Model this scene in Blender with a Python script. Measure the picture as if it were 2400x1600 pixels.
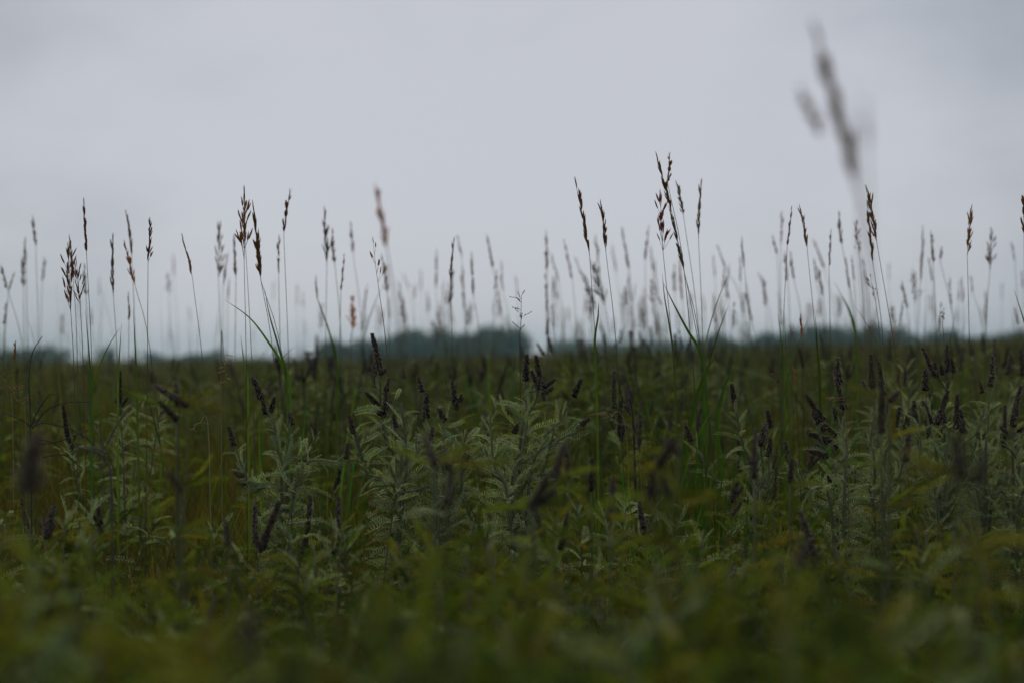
import bpy, math, random
import numpy as np
from mathutils import Vector, Matrix, Euler

R = random.Random(11)
scene = bpy.context.scene
COL = scene.collection
for o in list(bpy.data.objects):
    bpy.data.objects.remove(o)

# ------------------------------------------------------------------ camera
EYE = Vector((0, 0, 0.86))
PITCH, ROLL = math.radians(0.62), math.radians(-0.65)
FOCUS = 3.2
cam_data = bpy.data.cameras.new('camera')
cam = bpy.data.objects.new('camera', cam_data)
COL.objects.link(cam)
CAM_ROT = Matrix.Rotation(math.pi / 2 + PITCH, 3, 'X') @ Matrix.Rotation(ROLL, 3, 'Z')
cam.matrix_world = Matrix.Translation(EYE) @ CAM_ROT.to_4x4()
cam_data.sensor_width = 36
cam_data.lens = 50
cam_data.clip_start = 0.05
cam_data.clip_end = 6000
cam_data.dof.use_dof = True
cam_data.dof.focus_distance = FOCUS
cam_data.dof.aperture_fstop = 2.1
scene.camera = cam

# ------------------------------------------------------------------ sky and light
SUN_EL, SUN_AZ = math.radians(52), math.radians(-35)      # azimuth from +Y towards +X
world = bpy.data.worlds.new('World')
scene.world = world
world.use_nodes = True
nt = world.node_tree
nt.nodes.clear()
out = nt.nodes.new('ShaderNodeOutputWorld')
bg = nt.nodes.new('ShaderNodeBackground')
bg.inputs['Strength'].default_value = 0.1
sky = nt.nodes.new('ShaderNodeTexSky')
sky.sky_type = 'NISHITA'
sky.sun_disc = False
sky.sun_elevation = SUN_EL
sky.sun_rotation = SUN_AZ
tc = nt.nodes.new('ShaderNodeTexCoord')
mp = nt.nodes.new('ShaderNodeMapping')
mp.inputs['Scale'].default_value = (1.0, 1.0, 1.9)
mp.inputs['Location'].default_value = (0.35, 0.2, 0.1)
n1 = nt.nodes.new('ShaderNodeTexNoise')
n1.inputs['Scale'].default_value = 3.2
n1.inputs['Detail'].default_value = 4
n1.inputs['Roughness'].default_value = 0.45
n1.inputs['Distortion'].default_value = 0.35
ramp = nt.nodes.new('ShaderNodeValToRGB')
ramp.color_ramp.elements[0].position = 0.34
ramp.color_ramp.elements[0].color = (3.15, 3.55, 4.1, 1)
ramp.color_ramp.elements[1].position = 0.68
ramp.color_ramp.elements[1].color = (4.25, 4.35, 4.75, 1)
mix = nt.nodes.new('ShaderNodeMix')
mix.data_type = 'RGBA'
mix.inputs['Factor'].default_value = 0.93
nt.links.new(tc.outputs['Generated'], mp.inputs['Vector'])
nt.links.new(mp.outputs['Vector'], n1.inputs['Vector'])
nt.links.new(n1.outputs['Fac'], ramp.inputs['Fac'])
nt.links.new(sky.outputs['Color'], mix.inputs['A'])
# thinner, brighter cloud towards the middle of the horizon
nrm = nt.nodes.new('ShaderNodeVectorMath'); nrm.operation = 'NORMALIZE'
dot = nt.nodes.new('ShaderNodeVectorMath'); dot.operation = 'DOT_PRODUCT'
dot.inputs[1].default_value = Vector((-0.01, 1.0, 0.10)).normalized()
glow = nt.nodes.new('ShaderNodeMapRange'); glow.interpolation_type = 'SMOOTHSTEP'
glow.inputs['From Min'].default_value = 0.885; glow.inputs['From Max'].default_value = 0.992
glow.inputs['To Min'].default_value = 0.0; glow.inputs['To Max'].default_value = 1.0
n2 = nt.nodes.new('ShaderNodeTexNoise')
n2.inputs['Scale'].default_value = 7.0; n2.inputs['Detail'].default_value = 5; n2.inputs['Roughness'].default_value = 0.5
wob = nt.nodes.new('ShaderNodeMath'); wob.operation = 'MULTIPLY_ADD'
wob.inputs[1].default_value = 0.11; wob.inputs[2].default_value = -0.055
add = nt.nodes.new('ShaderNodeMath'); add.operation = 'ADD'
bright = nt.nodes.new('ShaderNodeMix'); bright.data_type = 'RGBA'
bright.inputs['B'].default_value = (5.8, 5.88, 6.4, 1)
nt.links.new(tc.outputs['Generated'], nrm.inputs[0])
nt.links.new(nrm.outputs['Vector'], dot.inputs[0])
nt.links.new(mp.outputs['Vector'], n2.inputs['Vector'])
nt.links.new(n2.outputs['Fac'], wob.inputs[0])
nt.links.new(dot.outputs['Value'], add.inputs[0])
nt.links.new(wob.outputs['Value'], add.inputs[1])
nt.links.new(add.outputs['Value'], glow.inputs['Value'])
nt.links.new(glow.outputs['Result'], bright.inputs['Factor'])
nt.links.new(ramp.outputs['Color'], bright.inputs['A'])
nt.links.new(bright.outputs['Result'], mix.inputs['B'])
nt.links.new(mix.outputs['Result'], bg.inputs['Color'])
nt.links.new(bg.outputs['Background'], out.inputs['Surface'])

sun_data = bpy.data.lights.new('sun', 'SUN')
sun_data.energy = 1.4
sun_data.angle = math.radians(12)
sun_data.color = (1.0, 0.93, 0.80)
sun = bpy.data.objects.new('sun', sun_data)
COL.objects.link(sun)
sd = Vector((math.sin(SUN_AZ) * math.cos(SUN_EL), math.cos(SUN_AZ) * math.cos(SUN_EL), math.sin(SUN_EL)))
sun.rotation_euler = (-sd).to_track_quat('-Z', 'Y').to_euler()

scene.view_settings.view_transform = 'Standard'
scene.view_settings.look = 'None'
scene.view_settings.exposure = 0.0
scene.view_settings.gamma = 1.0
scene.render.engine = 'CYCLES'
scene.cycles.max_bounces = 6
scene.cycles.diffuse_bounces = 3
scene.cycles.transmission_bounces = 3
scene.cycles.use_denoising = True


# ------------------------------------------------------------------ helpers
def at(px, py, d):
    """The point seen at pixel (px, py) of the 2400 x 1600 photograph, d metres deep."""
    v = Vector(((px - 1200) / 3333.3, -(py - 800) / 3333.3, -1.0)) * d
    return EYE + CAM_ROT @ v


def ground_z(x, y):
    a = max(0.0, y - 7.0)
    rise = 0.0120 * a / (1 + math.exp(-9 * (x / max(y, 1) - 0.19)))
    if y > 160:
        rise = 0.0120 * 153 / (1 + math.exp(-9 * (x / max(y, 1) - 0.19))) * max(0.0, 1 - (y - 160) / 600)
    if y > 8:
        k = min(1, (y - 8) / 20) * (1 if y < 150 else max(0, 1 - (y - 150) / 200))
        rise += k * (.09 * math.sin(x * .55 + 1) + .10 * math.sin(x * .21 + y * .07) + .05 * math.sin(x * 1.3 + y * .3))
    return rise + 0.02 * math.sin(x * 1.1 + y * 0.6) * min(1, y / 5) + 0.0001 * y


def tag(o, label=None, cat=None, group=None, kind=None):
    if label: o['label'] = label
    if cat: o['category'] = cat
    if group: o['group'] = group
    if kind: o['kind'] = kind
    return o


class MB:
    def __init__(self):
        self.v, self.f, self.c = [], [], []

    def add(self, verts, faces, col):
        b = len(self.v)
        self.v += [tuple(p) for p in verts]
        self.f += [tuple(i + b for i in f) for f in faces]
        if isinstance(col, list): self.c += col
        else: self.c += [col] * len(verts)

    def tube(self, pts, radii, col, sides=4):
        n = len(pts)
        vs, fs = [], []
        prev = None
        for i, p in enumerate(pts):
            t = (pts[min(i + 1, n - 1)] - pts[max(i - 1, 0)])
            t = t.normalized() if t.length > 1e-9 else Vector((0, 0, 1))
            ref = prev if prev is not None else (Vector((1, 0, 0)) if abs(t.x) < 0.8 else Vector((0, 1, 0)))
            a = (ref - t * ref.dot(t)).normalized()
            prev = a
            b = t.cross(a)
            for s in range(sides):
                an = 2 * math.pi * s / sides
                vs.append(p + (a * math.cos(an) + b * math.sin(an)) * radii[i])
        for i in range(n - 1):
            for s in range(sides):
                s2 = (s + 1) % sides
                fs.append((i * sides + s, i * sides + s2, (i + 1) * sides + s2, (i + 1) * sides + s))
        fs.append(tuple(range(sides))[::-1])
        fs.append(tuple((n - 1) * sides + s for s in range(sides)))
        self.add(vs, fs, col)

    def merge(self, other, M=None, colmul=1.0):
        b = len(self.v)
        if M is None:
            self.v += other.v
        else:
            self.v += [tuple(M @ Vector(p)) for p in other.v]
        self.f += [tuple(i + b for i in f) for f in other.f]
        self.c += [(c[0] * colmul, c[1] * colmul, c[2] * colmul) for c in other.c]

    def mesh(self, name, mat, smooth=False):
        me = bpy.data.meshes.new(name)
        me.from_pydata(self.v, [], self.f)
        ca = me.color_attributes.new('col', 'FLOAT_COLOR', 'POINT')
        arr = np.ones((len(self.v), 4), dtype=np.float32)
        arr[:, :3] = np.array(self.c, dtype=np.float32).reshape(-1, 3)
        ca.data.foreach_set('color', arr.ravel())
        me.materials.append(mat)
        if smooth:
            me.polygons.foreach_set('use_smooth', [True] * len(me.polygons))
        me.update()
        return me


def link(name, me, parent=None, M=None):
    o = bpy.data.objects.new(name, me)
    if parent is not None: o.parent = parent
    if M is not None: o.matrix_local = M
    COL.objects.link(o)
    return o


def empty(name, loc):
    o = bpy.data.objects.new(name, None)
    o.empty_display_size = 0.05
    o.location = loc
    COL.objects.link(o)
    return o


def frame(origin, xdir, up=Vector((0, 0, 1)), roll=0.0, scale=1.0):
    x = xdir.normalized()
    z = up - x * up.dot(x)
    if z.length < 1e-4: z = Vector((1, 0, 0)) - x * x.x
    z.normalize()
    y = z.cross(x)
    if roll:
        q = Matrix.Rotation(roll, 3, x)
        y, z = q @ y, q @ z
    M = Matrix(((x.x, y.x, z.x, 0), (x.y, y.y, z.y, 0), (x.z, y.z, z.z, 0), (0, 0, 0, 1)))
    return Matrix.Translation(origin) @ M @ Matrix.Diagonal((scale, scale, scale, 1))


def catmull(P, n):
    """n points per segment through the list P."""
    if len(P) < 3:
        return [P[0].lerp(P[-1], i / n) for i in range(n + 1)]
    Q = [P[0] * 2 - P[1]] + list(P) + [P[-1] * 2 - P[-2]]
    res = []
    for i in range(1, len(Q) - 2):
        p0, p1, p2, p3 = Q[i - 1:i + 3]
        for k in range(n):
            t = k / n
            res.append(0.5 * ((2 * p1) + (p2 - p0) * t + (2 * p0 - 5 * p1 + 4 * p2 - p3) * t * t + (3 * p1 - p0 - 3 * p2 + p3) * t ** 3))
    res.append(P[-1].copy())
    return res


def plant_material(name, rough=0.75, transl=0.25, hue=0.02, val=0.35, grain=60.0, sheen=0.0, spec=0.2, tcol=(1.0, 1.25, 0.55)):
    m = bpy.data.materials.new(name)
    m.use_nodes = True
    t = m.node_tree
    t.nodes.clear()
    N, L = t.nodes.new, t.links.new
    o = N('ShaderNodeOutputMaterial')
    at_ = N('ShaderNodeAttribute'); at_.attribute_name = 'col'
    oi = N('ShaderNodeObjectInfo')
    hsv = N('ShaderNodeHueSaturation')
    mh = N('ShaderNodeMapRange'); mh.inputs['To Min'].default_value = 0.5 - hue; mh.inputs['To Max'].default_value = 0.5 + hue
    mv = N('ShaderNodeMapRange'); mv.inputs['To Min'].default_value = 1 - val; mv.inputs['To Max'].default_value = 1 + val
    w = N('ShaderNodeTexWhiteNoise'); w.noise_dimensions = '1D'
    L(oi.outputs['Random'], mh.inputs['Value'])
    L(oi.outputs['Random'], w.inputs['W'])
    L(w.outputs['Value'], mv.inputs['Value'])
    tcn = N('ShaderNodeTexCoord')
    nz = N('ShaderNodeTexNoise'); nz.inputs['Scale'].default_value = grain; nz.inputs['Detail'].default_value = 3
    L(tcn.outputs['Object'], nz.inputs['Vector'])
    mg = N('ShaderNodeMapRange'); mg.inputs['To Min'].default_value = 0.65; mg.inputs['To Max'].default_value = 1.35
    L(nz.outputs['Fac'], mg.inputs['Value'])
    mu = N('ShaderNodeMath'); mu.operation = 'MULTIPLY'
    L(mv.outputs['Result'], mu.inputs[0]); L(mg.outputs['Result'], mu.inputs[1])
    L(at_.outputs['Color'], hsv.inputs['Color'])
    L(mh.outputs['Result'], hsv.inputs['Hue'])
    L(mu.outputs['Value'], hsv.inputs['Value'])
    p = N('ShaderNodeBsdfPrincipled')
    p.inputs['Roughness'].default_value = rough
    p.inputs['Specular IOR Level'].default_value = spec
    if sheen:
        p.inputs['Sheen Weight'].default_value = sheen
        p.inputs['Sheen Roughness'].default_value = 0.6
    L(hsv.outputs['Color'], p.inputs['Base Color'])
    if transl > 0:
        tr = N('ShaderNodeBsdfTranslucent')
        vm = N('ShaderNodeVectorMath'); vm.operation = 'MULTIPLY'
        vm.inputs[1].default_value = tcol
        L(hsv.outputs['Color'], vm.inputs[0])
        L(vm.outputs['Vector'], tr.inputs['Color'])
        ms = N('ShaderNodeMixShader'); ms.inputs['Fac'].default_value = transl
        L(p.outputs['BSDF'], ms.inputs[1]); L(tr.outputs['BSDF'], ms.inputs[2])
        L(ms.outputs['Shader'], o.inputs['Surface'])
    else:
        L(p.outputs['BSDF'], o.inputs['Surface'])
    return m


M_LEAF = plant_material('hairy_leaf', 0.8, 0.36, 0.04, 0.42, 90, sheen=0.03, spec=0.08, tcol=(1.15, 1.3, .35))
M_SPIKE = plant_material('flower_spike', 0.9, 0.0, 0.02, 0.3, 300, spec=0.03)
M_STEM = plant_material('woody_stem', 0.7, 0.0, 0.02, 0.25, 120)
M_GRASS = plant_material('grass_blade', 0.55, 0.38, 0.04, 0.45, 40, spec=0.12)
M_CULM = plant_material('grass_culm', 0.6, 0.15, 0.02, 0.25, 80)
M_SEED = plant_material('seed_husk', 0.65, 0.5, 0.015, 0.25, 200, tcol=(1.3, 1.0, 0.6))
M_CROWN = plant_material('tree_foliage', 0.7, 0.2, 0.015, 0.25, 0.6)
M_BARK = plant_material('bark', 0.9, 0.0, 0.01, 0.2, 4)

LEAF_IN, LEAF_EDGE = (0.060, 0.090, 0.024), (0.66, 0.69, 0.50)
LEAFG_IN, LEAFG_EDGE = (0.086, 0.112, 0.009), (0.20, 0.235, 0.048)
GREEN, OLIVE, STRAW, RUST = (0.060, 0.095, 0.010), (0.135, 0.110, 0.014), (0.25, 0.17, 0.05), (0.16, 0.075, 0.018)


# ------------------------------------------------------------------ ground
def ground_material():
    m = bpy.data.materials.new('prairie_soil')
    m.use_nodes = True
    t = m.node_tree
    N, L = t.nodes.new, t.links.new
    p = t.nodes['Principled BSDF']
    tcn = N('ShaderNodeTexCoord')
    a = N('ShaderNodeTexNoise'); a.inputs['Scale'].default_value = 0.35; a.inputs['Detail'].default_value = 8
    b = N('ShaderNodeTexNoise'); b.inputs['Scale'].default_value = 14; b.inputs['Detail'].default_value = 6
    r = N('ShaderNodeValToRGB')
    r.color_ramp.elements[0].position = 0.35; r.color_ramp.elements[0].color = (0.045, 0.05, 0.014, 1)
    r.color_ramp.elements[1].position = 0.7; r.color_ramp.elements[1].color = (0.085, 0.07, 0.028, 1)
    s = N('ShaderNodeValToRGB')
    s.color_ramp.elements[0].color = (0.4, 0.4, 0.4, 1); s.color_ramp.elements[1].color = (1.3, 1.3, 1.2, 1)
    mm = N('ShaderNodeMix'); mm.data_type = 'RGBA'; mm.blend_type = 'MULTIPLY'; mm.inputs['Factor'].default_value = 1
    L(tcn.outputs['Object'], a.inputs['Vector']); L(tcn.outputs['Object'], b.inputs['Vector'])
    L(a.outputs['Fac'], r.inputs['Fac']); L(b.outputs['Fac'], s.inputs['Fac'])
    L(r.outputs['Color'], mm.inputs['A']); L(s.outputs['Color'], mm.inputs['B'])
    L(mm.outputs['Result'], p.inputs['Base Color'])
    p.inputs['Roughness'].default_value = 0.95
    bp = N('ShaderNodeBump'); bp.inputs['Strength'].default_value = 0.6; bp.inputs['Distance'].default_value = 0.05
    L(b.outputs['Fac'], bp.inputs['Height']); L(bp.outputs['Normal'], p.inputs['Normal'])
    return m


ys = [-60, -20, -6, -2] + [i * 0.5 for i in range(0, 40)] + [20 * 1.13 ** i for i in range(0, 36)]
us = [-6, -3, -1.5] + [i * 0.06 for i in range(-16, 17)] + [1.5, 3, 6]
gv, gf = [], []
for y in ys:
    for u in us:
        x = u * max(abs(y), 12)
        gv.append((x, y, ground_z(x, y) if y > 0 else 0))
nu = len(us)
for j in range(len(ys) - 1):
    for i in range(nu - 1):
        gf.append((j * nu + i, j * nu + i + 1, (j + 1) * nu + i + 1, (j + 1) * nu + i))
gme = bpy.data.meshes.new('ground')
gme.from_pydata(gv, [], gf)
gme.materials.append(ground_material())
gme.polygons.foreach_set('use_smooth', [True] * len(gf))
tag(link('ground', gme), 'dark prairie soil under the grass and leadplants', 'ground', kind='structure')


# ------------------------------------------------------------------ leadplant pieces
def make_leaf(rng, L=0.095, pairs=15, arch=0.0, fold=0.5, droop=0.0, low=False, inner=None, edge=None):
    inner, edge = inner or LEAF_IN, edge or LEAF_EDGE
    m = MB()
    n = 8
    side = rng.uniform(-0.32, 0.32)

    def ax(t):
        return Vector((L * (t - 0.10 * abs(arch) * t * t), side * L * t * t, L * arch * t * t))
    pts = [ax(i / n) for i in range(n + 1)]
    rc = tuple(a * .55 + b * .45 for a, b in zip(edge, inner))
    m.tube(pts, [0.0013 - 0.0006 * i / n for i in range(n + 1)], rc, 3)
    for k in range(pairs):
        t = 0.10 + 0.9 * k / (pairs - 1)
        p = ax(t)
        tan = (ax(min(1.05, t + 0.03)) - p).normalized()
        prof = (0.80 + 0.22 * math.sin(math.pi * t)) * (1 - 0.42 * max(0, (t - 0.86) / 0.14) ** 1.5) * (.7 + .3 * min(1, (t - .08) / .15))
        ll = 0.0140 * prof * rng.uniform(0.9, 1.08) * (L / 0.095) ** 0.5
        ww = 0.0022 * prof * rng.uniform(0.9, 1.1) * (1.25 if low else 1)
        for s in (-1, 1):
            if k == pairs - 1 and s > 0:
                d = tan
            else:
                lat = Vector((0, s, 0))
                fl = fold + rng.uniform(-0.18, 0.18)
                fw = 0.24 + rng.uniform(-0.12, 0.12) + 0.5 * max(0, t - 0.75)
                d = (lat * math.cos(fl) + Vector((0, 0, 1)) * math.sin(fl) + tan * fw).normalized()
            nrm = d.cross(tan).normalized() * (1 if s > 0 else -1)
            if nrm.z < 0: nrm = -nrm
            w = d.cross(nrm).normalized()
            tone = rng.uniform(0.85, 1.15)
            ci = tuple(c * tone for c in inner)
            ce = tuple(c * tone for c in edge)
            cm = (ci[0] * 1.35, ci[1] * 1.35, ci[2] * 1.4)
            curl = rng.uniform(-0.1, 0.25)
            if low:
                vs = [p, p + d * ll * .5 + w * ww, p + d * ll, p + d * ll * .5 - w * ww]
                m.add(vs, [(0, 1, 2, 3)], [ci, ce, ce, ce])
                continue
            mid = [p + d * (ll * q) + nrm * (ll * curl * q * q) for q in (0, .3, .72, 1.0)]
            up = nrm * ww * 0.75
            # blade with a pale hairy margin: midrib, inner line, rim
            vs = [mid[0], mid[1], mid[2], mid[3]]
            cs = [ci, cm, cm, ce]
            fs = []
            for sg in (1, -1):
                b = len(vs)
                for q, wf in ((1, 1.0), (2, 0.92)):
                    vs.append(mid[q] + w * (sg * ww * wf * .42) + up * .3); cs.append(ci)
                for q, wf in ((1, 1.0), (2, 0.92)):
                    vs.append(mid[q] + w * (sg * ww * wf) + up); cs.append(ce)
                fs += [(0, b, 1), (1, b, b + 1, 2), (2, b + 1, 3), (0, b + 2, b), (b, b + 2, b + 3, b + 1), (b + 1, b + 3, 3)]
            m.add(vs, fs, cs)
    return m


def make_spike(rng, L=0.07, r0=0.0062, sparse=False, low=False):
    """A leadplant flower spike along +X: dark core packed with small fuzzy florets."""
    r0 = r0 * 1.45
    m = MB()
    n = 7
    bend = rng.uniform(-0.14, 0.14)

    def ax(t):
        return Vector((L * t, L * bend * t * t, 0))
    core = (0.016, 0.012, 0.012)
    m.tube([ax(i / n) for i in range(n + 1)], [r0 * (0.55 - 0.30 * (i / n)) * (0.35 if sparse else 1) for i in range(n + 1)], core, 5)
    cnt = int(L / 0.07 * (60 if low else (95 if sparse else 230)))
    gap = rng.uniform(.4, .6) if sparse else 2
    for k in range(cnt):
        t = k / cnt
        if gap < t < gap + 0.16 and rng.random() < 0.8: continue
        a = k * 2.39996 + rng.uniform(-.3, .3)
        prof = (1.08 - 0.5 * t + 0.12 * math.sin(t * 17 + r0 * 9999)) * rng.uniform(.8, 1.15)
        rad = Vector((0, math.cos(a), math.sin(a)))
        p = ax(t) + rad * r0 * prof * 0.45
        d = (rad + Vector((0.75 + 0.9 * t, 0, 0)) + Vector((rng.uniform(-.35, .35), rng.uniform(-.3, .3), rng.uniform(-.3, .3)))).normalized()
        ll = r0 * 0.60 * (.6 + .4 * prof) * rng.uniform(.75, 1.25)
        u = d.orthogonal().normalized()
        v = d.cross(u)
        w = ll * (0.42 if low else 0.33)
        tone = rng.uniform(.6, 1.5)
        if rng.random() < 0.12: tone *= 1.7
        cb = tuple(c * tone for c in (0.026, 0.020, 0.016))
        ct = tuple(c * tone for c in (0.22, 0.185, 0.14))
        c2 = tuple(c * tone for c in (0.032, 0.025, 0.018))
        q = p + d * ll * .55
        ring = [q + u * w, q + v * w, q - u * w, q - v * w]
        m.add([p] + ring + [p + d * ll], [(0, 2, 1), (0, 3, 2), (0, 4, 3), (0, 1, 4), (1, 2, 5), (2, 3, 5), (3, 4, 5), (4, 1, 5)],
              [cb, c2, c2, c2, c2, ct])
        if not low and rng.random() < 0.85:        # calyx teeth, pale and hairy
            for s in (-1, 1):
                e = (d + u * s * .8 + v * rng.uniform(-.5, .5)).normalized()
                m.add([q + v * w * .3, q - v * w * .3, q + e * ll * .95], [(0, 1, 2)], [c2, ct, tuple(min(.6, c * 2.2) for c in ct)])
    return m


LEAFY_IN, LEAFY_EDGE = (0.17, 0.165, 0.012), (0.20, 0.19, 0.05)
LEAFD_IN, LEAFD_EDGE = (0.034, 0.056, 0.010), (0.085, 0.11, 0.04)
LEAF, LEAF_G, LEAF_Y, LEAF_D = [], [], [], []
for i in range(32):
    r_ = random.Random(100 + i)
    mb = make_leaf(r_, r_.uniform(.085, .105), r_.choice((13, 14, 15)), [-.45, -.15, .15, .42, -.65, 0, .55, -.3, .25, -.85][i % 10],
                   [.35, .6, .85, .5, .25, .7, 1.0, .15, .45, .9][i % 10], inner=LEAF_IN if i < 10 else LEAFG_IN if i < 20 else LEAFY_IN if i < 26 else LEAFD_IN, edge=LEAF_EDGE if i < 10 else LEAFG_EDGE if i < 20 else LEAFY_EDGE if i < 26 else LEAFD_EDGE)
    (LEAF if i < 10 else LEAF_G if i < 20 else LEAF_Y if i < 26 else LEAF_D).append(mb.mesh('leaf', M_LEAF))
SPIKE = []
for i in range(8):
    r_ = random.Random(200 + i)
    SPIKE.append(make_spike(r_, [.07, .085, .06, .10, .045, .07, .055, .075][i], [.0062, .0068, .0066, .0066, .0062, .0058, .007, .0062][i],
                            sparse=i in (5,)).mesh('flower_spike', M_SPIKE))
SPIKE_LEN = [.07, .085, .06, .10, .045, .07, .055, .075]


YEL, DRK = .2, .2


def put_leaf(root, base, d, rng, scale=None, silver=1.0):
    s = scale if scale else rng.uniform(.68, 1.12)
    M = frame(base, d, roll=rng.uniform(-1.2, 1.2), scale=s)
    return link('leaf', rng.choice(LEAF if rng.random() < silver else LEAF_Y if rng.random() < YEL else LEAF_D if rng.random() < DRK else LEAF_G), root, M)


def put_spike(root, base, tip, rng, kind=None, fat=1.0):
    d = tip - base
    k = kind if kind is not None else min(range(8), key=lambda q: abs(SPIKE_LEN[q] - d.length) + rng.uniform(0, .012))
    s = d.length / SPIKE_LEN[k]
    M = frame(base, d, roll=rng.uniform(0, 6.28)) @ Matrix.Diagonal((s, min(1.5, max(.85, s ** .4)) * fat, min(1.5, max(.85, s ** .4)) * fat, 1))
    return link('flower_spike', SPIKE[k], root, M)


def stem_mesh(pts, r0, r1, col=(0.10, 0.10, 0.06), sides=5, name='stem', mat=None):
    m = MB()
    n = len(pts)
    m.tube(pts, [r0 + (r1 - r0) * i / (n - 1) for i in range(n)], col, sides)
    return m.mesh(name, mat or M_STEM, True)


LP_GROUP = 'leadplants growing among the prairie grass'


def leadplant(x, y, h, rng, nst=4, spikes=0.6, dens=1.0, spread=0.16, label=None, group=LP_GROUP, silver=.3, lsc=(.42, .80)):
    z0 = ground_z(x, y)
    root = empty('leadplant', (x, y, z0))
    tag(root, label, 'shrub', group)
    a0 = rng.uniform(0, 6.28)
    silver = rng.choice((silver * .3, silver, silver * 2.2))
    global YEL, DRK
    YEL, DRK = rng.choice(((.05, .8), (.05, .3), (.15, .1), (.35, .1), (.75, .1), (.1, .6)))
    for s in range(nst):
        a = a0 + s * 6.283 / nst + rng.uniform(-.5, .5)
        hh = h * rng.uniform(.82, 1.0)
        rr = spread * rng.uniform(.35, 1.15) * (1 if s else .4)
        out = Vector((math.cos(a), math.sin(a), 0))
        P = [Vector((0, 0, 0)) + out * .01, out * rr * .45 + Vector((0, 0, hh * .42)), out * rr * .85 + Vector((0, 0, hh * .78)),
             out * rr * 1.08 + Vector((rng.uniform(-.02, .02), rng.uniform(-.02, .02), hh))]
        pts = catmull(P, 4)
        link('stem', stem_mesh(pts, .0032, .0013, (0.13, 0.12, 0.075)), root)
        nl = int((29 if y > 2.6 else 25) * dens * h / .65)
        for k in range(nl):
            t = .42 + .56 * (k + rng.random() * .5) / nl
            f = t * (len(pts) - 1)
            i = min(int(f), len(pts) - 2)
            p = pts[i].lerp(pts[i + 1], f - i)
            td = (pts[i + 1] - pts[i]).normalized()
            an = k * 2.4 + rng.uniform(-.5, .5)
            rad = Vector((math.cos(an), math.sin(an), 0))
            upf = .15 + .9 * max(0, (t - .6) / .4) + rng.uniform(-.55, .7)
            put_leaf(root, p, rad + td * upf, rng, rng.uniform(*lsc) * (1 - .35 * max(0, t - .8) / .2), silver)
        if rng.random() < spikes:
            top = pts[-1]
            td = (pts[-1] - pts[-2]).normalized()
            put_spike(root, top - td * .004, top + td * rng.uniform(.045, .10), rng, fat=.85)
            for q in range(rng.choice((0, 1, 1, 2, 3))):
                an = rng.uniform(0, 6.28)
                b = top - td * rng.uniform(.0, .03)
                e = (td + Vector((math.cos(an), math.sin(an), 0)) * rng.uniform(.35, .8)).normalized()
                put_spike(root, b, b + e * rng.uniform(.025, .05), rng, fat=.72)
    return root


def hero_leadplant(d, rootx, stems, label, seed, leaves=(), dens=1.0, scale=1.0):
    """stems: list of (pixel path from low to top, list of spikes (bx, by, tx, ty)); leaves: (bx, by, tx, ty)."""
    rng = random.Random(seed)
    base = at(rootx, 1500, d)
    gx, gy = base.x, base.y
    root = empty('leadplant', (gx, gy, ground_z(gx, gy)))
    tag(root, label, 'shrub', LP_GROUP)
    o = root.location.copy()

    def w(px, py, dz=0.0):
        return at(px, py, d + dz) - o
    stems = list(stems)
    tx0, ty0 = stems[0][0][-1]
    bx0 = stems[0][0][0][0]
    for sg in (-1, 1, rng.choice((-1, 1))):      # leafy side shoots that make the plant bushy
        ex, ey = tx0 + sg * rng.uniform(45, 105), ty0 + rng.uniform(55, 125)
        stems.append(([(bx0 + sg * 12, 1190), ((bx0 + ex) / 2 + sg * 18, (1190 + ey) / 2 + 12), (ex, ey)],
                      [(ex, ey + 6, ex + sg * rng.uniform(2, 14), ey - rng.uniform(28, 48))] if rng.random() < .35 else []))
    for path, spk in stems:
        dz = rng.uniform(-.09, .09)
        P = [Vector((rng.uniform(-.01, .01), rng.uniform(-.01, .01), 0))] + [w(px, py, dz) for px, py in path]
        pts = catmull(P, 5)
        link('stem', stem_mesh(pts, .0046, .0020, (0.12, 0.125, 0.075)), root)
        tot = sum((pts[i + 1] - pts[i]).length for i in range(len(pts) - 1))
        acc, nxt, k = 0, tot * .38, rng.randint(0, 5)
        for i in range(len(pts) - 1):
            seg = (pts[i + 1] - pts[i])
            while acc + seg.length > nxt:
                p = pts[i] + seg * ((nxt - acc) / seg.length)
                t = nxt / tot
                an = k * 2.4 + rng.uniform(-.4, .4)
                rad = Vector((math.cos(an), math.sin(an) * .8, 0))
                if t < .97:
                    put_leaf(root, p, rad + seg.normalized() * (.3 + .9 * max(0, (t - .6) / .4) + rng.uniform(-.2, .2)), rng,
                             scale * rng.uniform(.45, .85) * (1 - .45 * max(0, t - .75) / .25))
                k += 1
                nxt += .0115 / dens * rng.uniform(.7, 1.3)
            acc += seg.length
        for (bx, by, tx, ty) in spk:
            dd = dz + rng.uniform(-.012, .012)
            b, tp = w(bx, by, dd), w(tx, ty, dd + rng.uniform(-.01, .01))
            near = min(pts, key=lambda q: (q - b).length)
            if (near - b).length > .008:
                link('stem', stem_mesh([near, near.lerp(b, .5) + Vector((0, 0, -.004)), b], .0012, .0009), root)
            put_spike(root, b, tp, rng)
    for lf in leaves:
        bx, by, tx, ty = lf[:4]
        dz = lf[4] if len(lf) > 4 else rng.uniform(-.04, .04)
        b, tp = w(bx, by, 0), w(tx, ty, dz)
        dirv = tp - b
        M = frame(b, dirv, up=Vector((rng.uniform(-.5, .5), -.9, .55)), roll=rng.uniform(-.35, .35), scale=dirv.length / .093)
        link('leaf', rng.choice(LEAF), root, M)
    return root


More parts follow.
